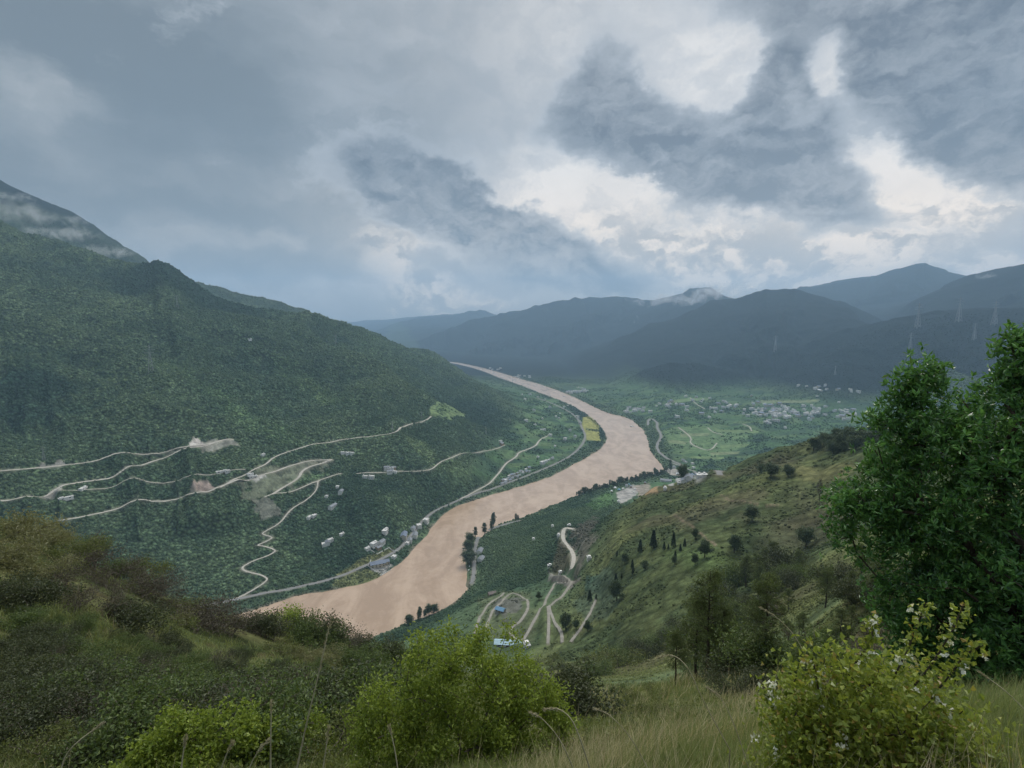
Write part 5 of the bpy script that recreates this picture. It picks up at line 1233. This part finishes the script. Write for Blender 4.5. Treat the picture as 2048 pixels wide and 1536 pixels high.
big_plant('leafy_bush', 'bright green bush in front of the dark bushes, lower left', 'bush', 420, 8.6, [(390,1450,42),(345,1490,55),(460,1465,50),(430,1520,80),(300,1530,50),(500,1500,55),(480,1440,20),(400,1590,90),(280,1570,60)], 190, 19000, .062, .034, .075, L_BRIGHT, TWIG, .035, 53)
big_plant('leafy_bush', 'yellow green bush between central bush and lower left bush', 'bush', 600, 9.5, [(570,1490,46),(620,1480,42),(600,1530,60),(545,1520,40),(660,1520,40)], 130, 12000, .065, .036, .08, L_BRIGHT, TWIG, .04, 54)
FL = [(1700,1350,60),(1625,1400,62),(1575,1450,55),(1760,1400,80),(1840,1390,70),(1690,1480,95),(1800,1490,110),(1600,1520,70),(1895,1470,62),(1700,1580,140),(1850,1570,110),(1580,1590,90),(1760,1620,160),(1930,1540,70),(1640,1330,22),(1560,1500,40),(1780,1330,38)]
root, A, b = big_plant('flowering_shrub', 'light green shrub with small white blossoms and tall arching sprays', 'shrub', 1730, 3.1, FL, 330, 17000, .030, .021, .060, L_FLOW, BARK, .022, 55)
r_ = np.random.RandomState(8); sp = []; SP = []
for path in ([(1790,1350),(1815,1300),(1835,1250),(1852,1205)],[(1830,1370),(1870,1320),(1905,1260),(1928,1208)],[(1700,1340),(1730,1300),(1745,1270),(1748,1238)],[(1640,1400),(1632,1350),(1625,1318)],[(1560,1440),(1545,1400),(1525,1385)],[(1860,1400),(1900,1350),(1930,1310),(1965,1290)]):
    Q = [at(u, v, 3.1)-b for u, v in path]
    for p, q in zip(Q[:-1], Q[1:]):
        sp.append((p, q, .006, .004))
        for t in np.linspace(0, 1, 44): SP.append(p+(q-p)*t+r_.normal(size=3)*.018)
tubes('spray', sp, BARK, root, 4)
leaves('spray_foliage', np.array(SP), .027, .020, L_FLOW, root, seed=66, up=.5)
fc_ = A[r_.randint(0, len(A), 90)]+r_.normal(size=(90, 3))*.07
fc_ = np.vstack([fc_, np.array(SP)[r_.randint(0, len(SP), 46)]])
for i in range(70): fc_ = np.vstack([fc_, fc_[r_.randint(0, 90)]+r_.normal(size=3)*.022])
PF = np.repeat(fc_, 5, axis=0)+r_.normal(size=(len(fc_)*5, 3))*.006
leaves('blossoms', PF, .019, .017, PETAL, root, seed=67)

# ------------------------------------------------------------------ grass
def blades(name, n, r0, r1, mask, length, mat, seed, t0=-.8, t1=.8, lean=.5, wk=.0007, lr=None):
    x, y, r = sample(n, r0, r1, mask, t0, t1); n = len(x); r_ = np.random.RandomState(seed)
    z = ground(x, y); L = length*(.5+r_.rand(n))*np.clip(r/14, .8, 1.8); a = r_.rand(n)*6.28
    w = np.maximum(.0035, r*wk)*(.7+.6*r_.rand(n)); ld = np.c_[np.cos(a), np.sin(a)]*(lean*(.3+r_.rand(n)))[:, None]*L[:, None]+np.array([.12, .02])*L[:, None]
    sd_ = np.c_[-np.sin(a), np.cos(a)]*w[:, None]/2
    b0 = np.c_[x, y]; V = []
    for t, ww in ((0, 1), (.5, .8)):
        c = b0+ld*t*t
        for s_ in (-1, 1): V.append(np.c_[c+sd_*ww*s_, z-.02+L*t*(1-.15*t)])
    V.append(np.c_[b0+ld, z+L*.86])
    V = np.stack(V, 1).reshape(-1, 3); base = (np.arange(n)*5)[:, None]
    o = mesh_np(name, V, [base+np.array([0, 1, 3, 2]), base+np.array([2, 3, 4])], mat, False)
    set_attr(o, 'tint', np.repeat(r_.rand(n), 5)); tag(o, kind='stuff'); return o
GR = leaf_mat('green_grass', (0.105, 0.143, 0.046), (0.252, 0.284, 0.105), .3, .6, .2, 3.0, c3=(.26, .23, .12))
DRY = leaf_mat('dry_grass_blade', (0.287, 0.237, 0.144), (0.558, 0.490, 0.304), .3, .7, .2, 3.0)
tuft = sstep(fbm(X2, Y2, 1.3, 3, 171), .36, .6)*.8+.2
mid_t = sstep(fbm(X2, Y2, 9, 3, 181), .40, .60)
blades('grass', 330000, 1.0, 48, np.clip(tuft, 0, 1), .26, GR, 1, -1.25, 1.25)
blades('grass', 120000, 40, 260, np.clip(mid_t, 0, 1), .38, GR, 2, lean=.8, wk=.0009)
blades('dry_grass', 90000, 1.5, 40, sstep(fbm(X2, Y2, 1.7, 3, 191), .46, .62)*(.12+.88*sstep(T2, -.05, .15)), .42, DRY, 3, -1.25, 1.25)
# broad leaved herbs close to the ground
x_, y_, r_0 = sample(60000, 2.0, 40, sstep(fbm(X2, Y2, 2.4, 3, 201), .42, .62))
Pz = np.c_[x_, y_, ground(x_, y_)+rng.rand(len(x_))*.14*np.clip(r_0/8, .6, 2)]
sz_ = 1.0
o = leaves('ground_cover', Pz, .075, .045, L_OLIVE, None, seed=81); tag(o, kind='stuff')

# tall dry stalks close to the viewer
def stalk(px, D, r, label, head=0.25, seed=0, n=60):
    Q = np.array([at(u, v, D) for u, v in px]); Q = chaikin(Q, 2)
    g0 = Q[0].copy(); g0[2] = min(float(ground(g0[0], g0[1])), g0[2]-.05); Q = np.vstack([g0, Q])
    root = empty('grass_stalk', tuple(g0)); tag(root, label, 'grass stalk', 'tall dry stalks')
    Q = Q-g0; m = len(Q)
    tubes('stem', [(Q[i], Q[i+1], r*(1-.6*i/m), r*(1-.6*(i+1)/m)) for i in range(m-1)], STRAW, root, 5)
    r_ = np.random.RandomState(seed); i0 = int(m*(1-head)); T_ = Q[i0:]
    t = r_.rand(n)*(len(T_)-1.001); k = t.astype(int); P = T_[k]+(T_[k+1]-T_[k])*(t-k)[:, None]+r_.normal(size=(n, 3))*.003
    dd = unit(T_[-1:]-T_[:1])
    leaves('seed_head', P, .012, .003, SEED, root, seed=seed, D=np.repeat(dd, n, 0)*4, up=0)
SEED = leaf_mat('seed_husk', (.25, .22, .14), (.42, .38, .26), .3, .7)
stalk([(592,1545),(612,1450),(632,1370),(648,1300),(662,1238)], 2.3, .0042, 'tallest dry stalk rising over the brown river bank', .4, 1, 110)
stalk([(541,1545),(541,1480),(543,1404)], 2.1, .0038, 'upright dry stalk left of the tallest one', .25, 2)
stalk([(362,1545),(366,1505),(372,1474)], 2.0, .003, 'short dry stalk in front of the lower left bush', .4, 3)
stalk([(440,1545),(452,1510),(465,1485)], 2.0, .003, 'short leaning stalk in front of the lower left bush', .4, 4)
stalk([(495,1545),(510,1510),(535,1482)], 2.0, .003, 'bent stalk left of the upright one', .4, 5)
stalk([(645,1545),(652,1495),(657,1456)], 2.0, .003, 'short stalk right of the tallest one', .4, 6)
stalk([(796,1545),(790,1500),(779,1455)], 2.0, .0032, 'pale stalk before the left side of the central bush', .3, 7)
stalk([(1182,1545),(1160,1475),(1143,1436),(1116,1415),(1090,1419)], 2.2, .0036, 'arching stalk bending left over the central bush foot', .35, 8)
stalk([(1150,1545),(1122,1480),(1085,1436),(1062,1425)], 2.2, .003, 'thin arching stalk beside the central bush', .35, 9)
stalk([(1460,1500),(1405,1400),(1380,1340),(1356,1314),(1336,1309),(1314,1316)], 3.0, .0034, 'long stalk arching before the pines', .35, 10)
stalk([(1640,1400),(1603,1286),(1555,1234),(1522,1216)], 3.2, .003, 'stalk arching left out of the flowering shrub', .3, 11)
stalk([(120,1545),(135,1498),(205,1446)], 2.6, .0034, 'leaning stalk in the bottom left bushes', .3, 12)
stalk([(1300,1545),(1260,1470),(1215,1425),(1190,1418)], 2.4, .0028, 'fine arching stalk over the lower grass', .4, 13)
stalk([(1500,1545),(1470,1450),(1440,1390),(1415,1375)], 2.6, .0028, 'fine stalk left of the flowering shrub', .4, 14)
stalk([(2050,1420),(2010,1380),(1960,1345)], 3.4, .003, 'dry stalk under the leafy tree', .3, 15)

# ------------------------------------------------------------------ mist caught on the slopes
def mist(u, v, r, sx_, sy_, sz_, dens, seed):
    c = at(u, v, r)
    V = []; n, m_ = 20, 12
    for j in range(m_+1):
        for i in range(n):
            a = 2*math.pi*i/n; b_ = math.pi*j/m_-math.pi/2; V.append((math.cos(a)*math.cos(b_)*sx_, math.sin(a)*math.cos(b_)*sy_, math.sin(b_)*sz_))
    F = [(j*n+i, j*n+(i+1) % n, (j+1)*n+(i+1) % n, (j+1)*n+i) for j in range(m_) for i in range(n)]
    m = bpy.data.materials.new('slope_mist'); m.use_nodes = True; m.node_tree.nodes.clear(); q = G(m.node_tree)
    p = q.node('ShaderNodeTexCoord').outputs['Object']
    pn = q.mapping(p, (1/sx_, 1/sy_, 1/sz_))
    nz = q.noise(q.mapping(p, (1/sz_, 1/sz_, 1/sz_), loc=(seed*3.1, seed, 0)), .8, 5, .62, .6)
    rr = q.vm('LENGTH', pn)
    d = q.ss(q.m('ADD', q.m('MULTIPLY', q.m('SUBTRACT', 1.0, rr), 1.1), q.m('MULTIPLY', q.m('SUBTRACT', nz, .5), 4.2)), .45, 1.2)
    d = q.m('MULTIPLY', d, q.ss(rr, 1.0, .75))
    pv_ = q.node('ShaderNodeVolumePrincipled'); pv_.inputs['Color'].default_value = (.97, .98, 1, 1); q.put(pv_.inputs['Density'], q.m('MULTIPLY', d, dens))
    mo_ = q.node('ShaderNodeOutputMaterial'); q.nt.links.new(pv_.outputs[0], mo_.inputs['Volume'])
    o = mesh_np('mist', V, np.array(F), m, True, loc=tuple(c)); o.rotation_euler = (0, 0, -math.atan2(c[0], c[1])); tag(o, kind='stuff')
mist(30, 425, 4900, 480, 200, 85, .0045, 1)
mist(115, 462, 4800, 330, 180, 85, .005, 2)
mist(215, 503, 4700, 240, 160, 60, .005, 3)
mist(20, 392, 5300, 260, 160, 40, .004, 9)
mist(1350, 600, 9900, 1000, 300, 170, .006, 4)
mist(1430, 585, 10000, 700, 300, 190, .006, 10)
mist(1271, 638, 9800, 90, 80, 130, .008, 5)
mist(1975, 552, 8200, 160, 120, 70, .004, 7)

# ------------------------------------------------------------------ labels: where several read alike, say which one by its order from the left
ORD = 'first second third fourth fifth sixth seventh eighth ninth tenth eleventh twelfth thirteenth fourteenth fifteenth sixteenth seventeenth eighteenth nineteenth twentieth'.split()
ORD += ['twenty-'+w for w in ORD[:9]]+['thirtieth']+['thirty-'+w for w in ORD[:9]]+['fortieth']+['forty-'+w for w in ORD[:9]]+['fiftieth']+['fifty-'+w for w in ORD[:9]]
same_ = {}
for o in COL.objects:
    if o.parent is None and 'label' in o: same_.setdefault(o['label'], []).append(o)
for lab, L in same_.items():
    if len(L) < 2: continue
    L.sort(key=lambda o: math.atan2(o.location.x, o.location.y))
    for i, o in enumerate(L): o['label'] = (ORD[i] if i < len(ORD) else 'a later')+' from left, '+lab

for o in COL.objects:
    if o.parent is None and 'label' in o and len(str(o['label']).replace('-', ' ').split()) > 16: print('LONG', o['label'])
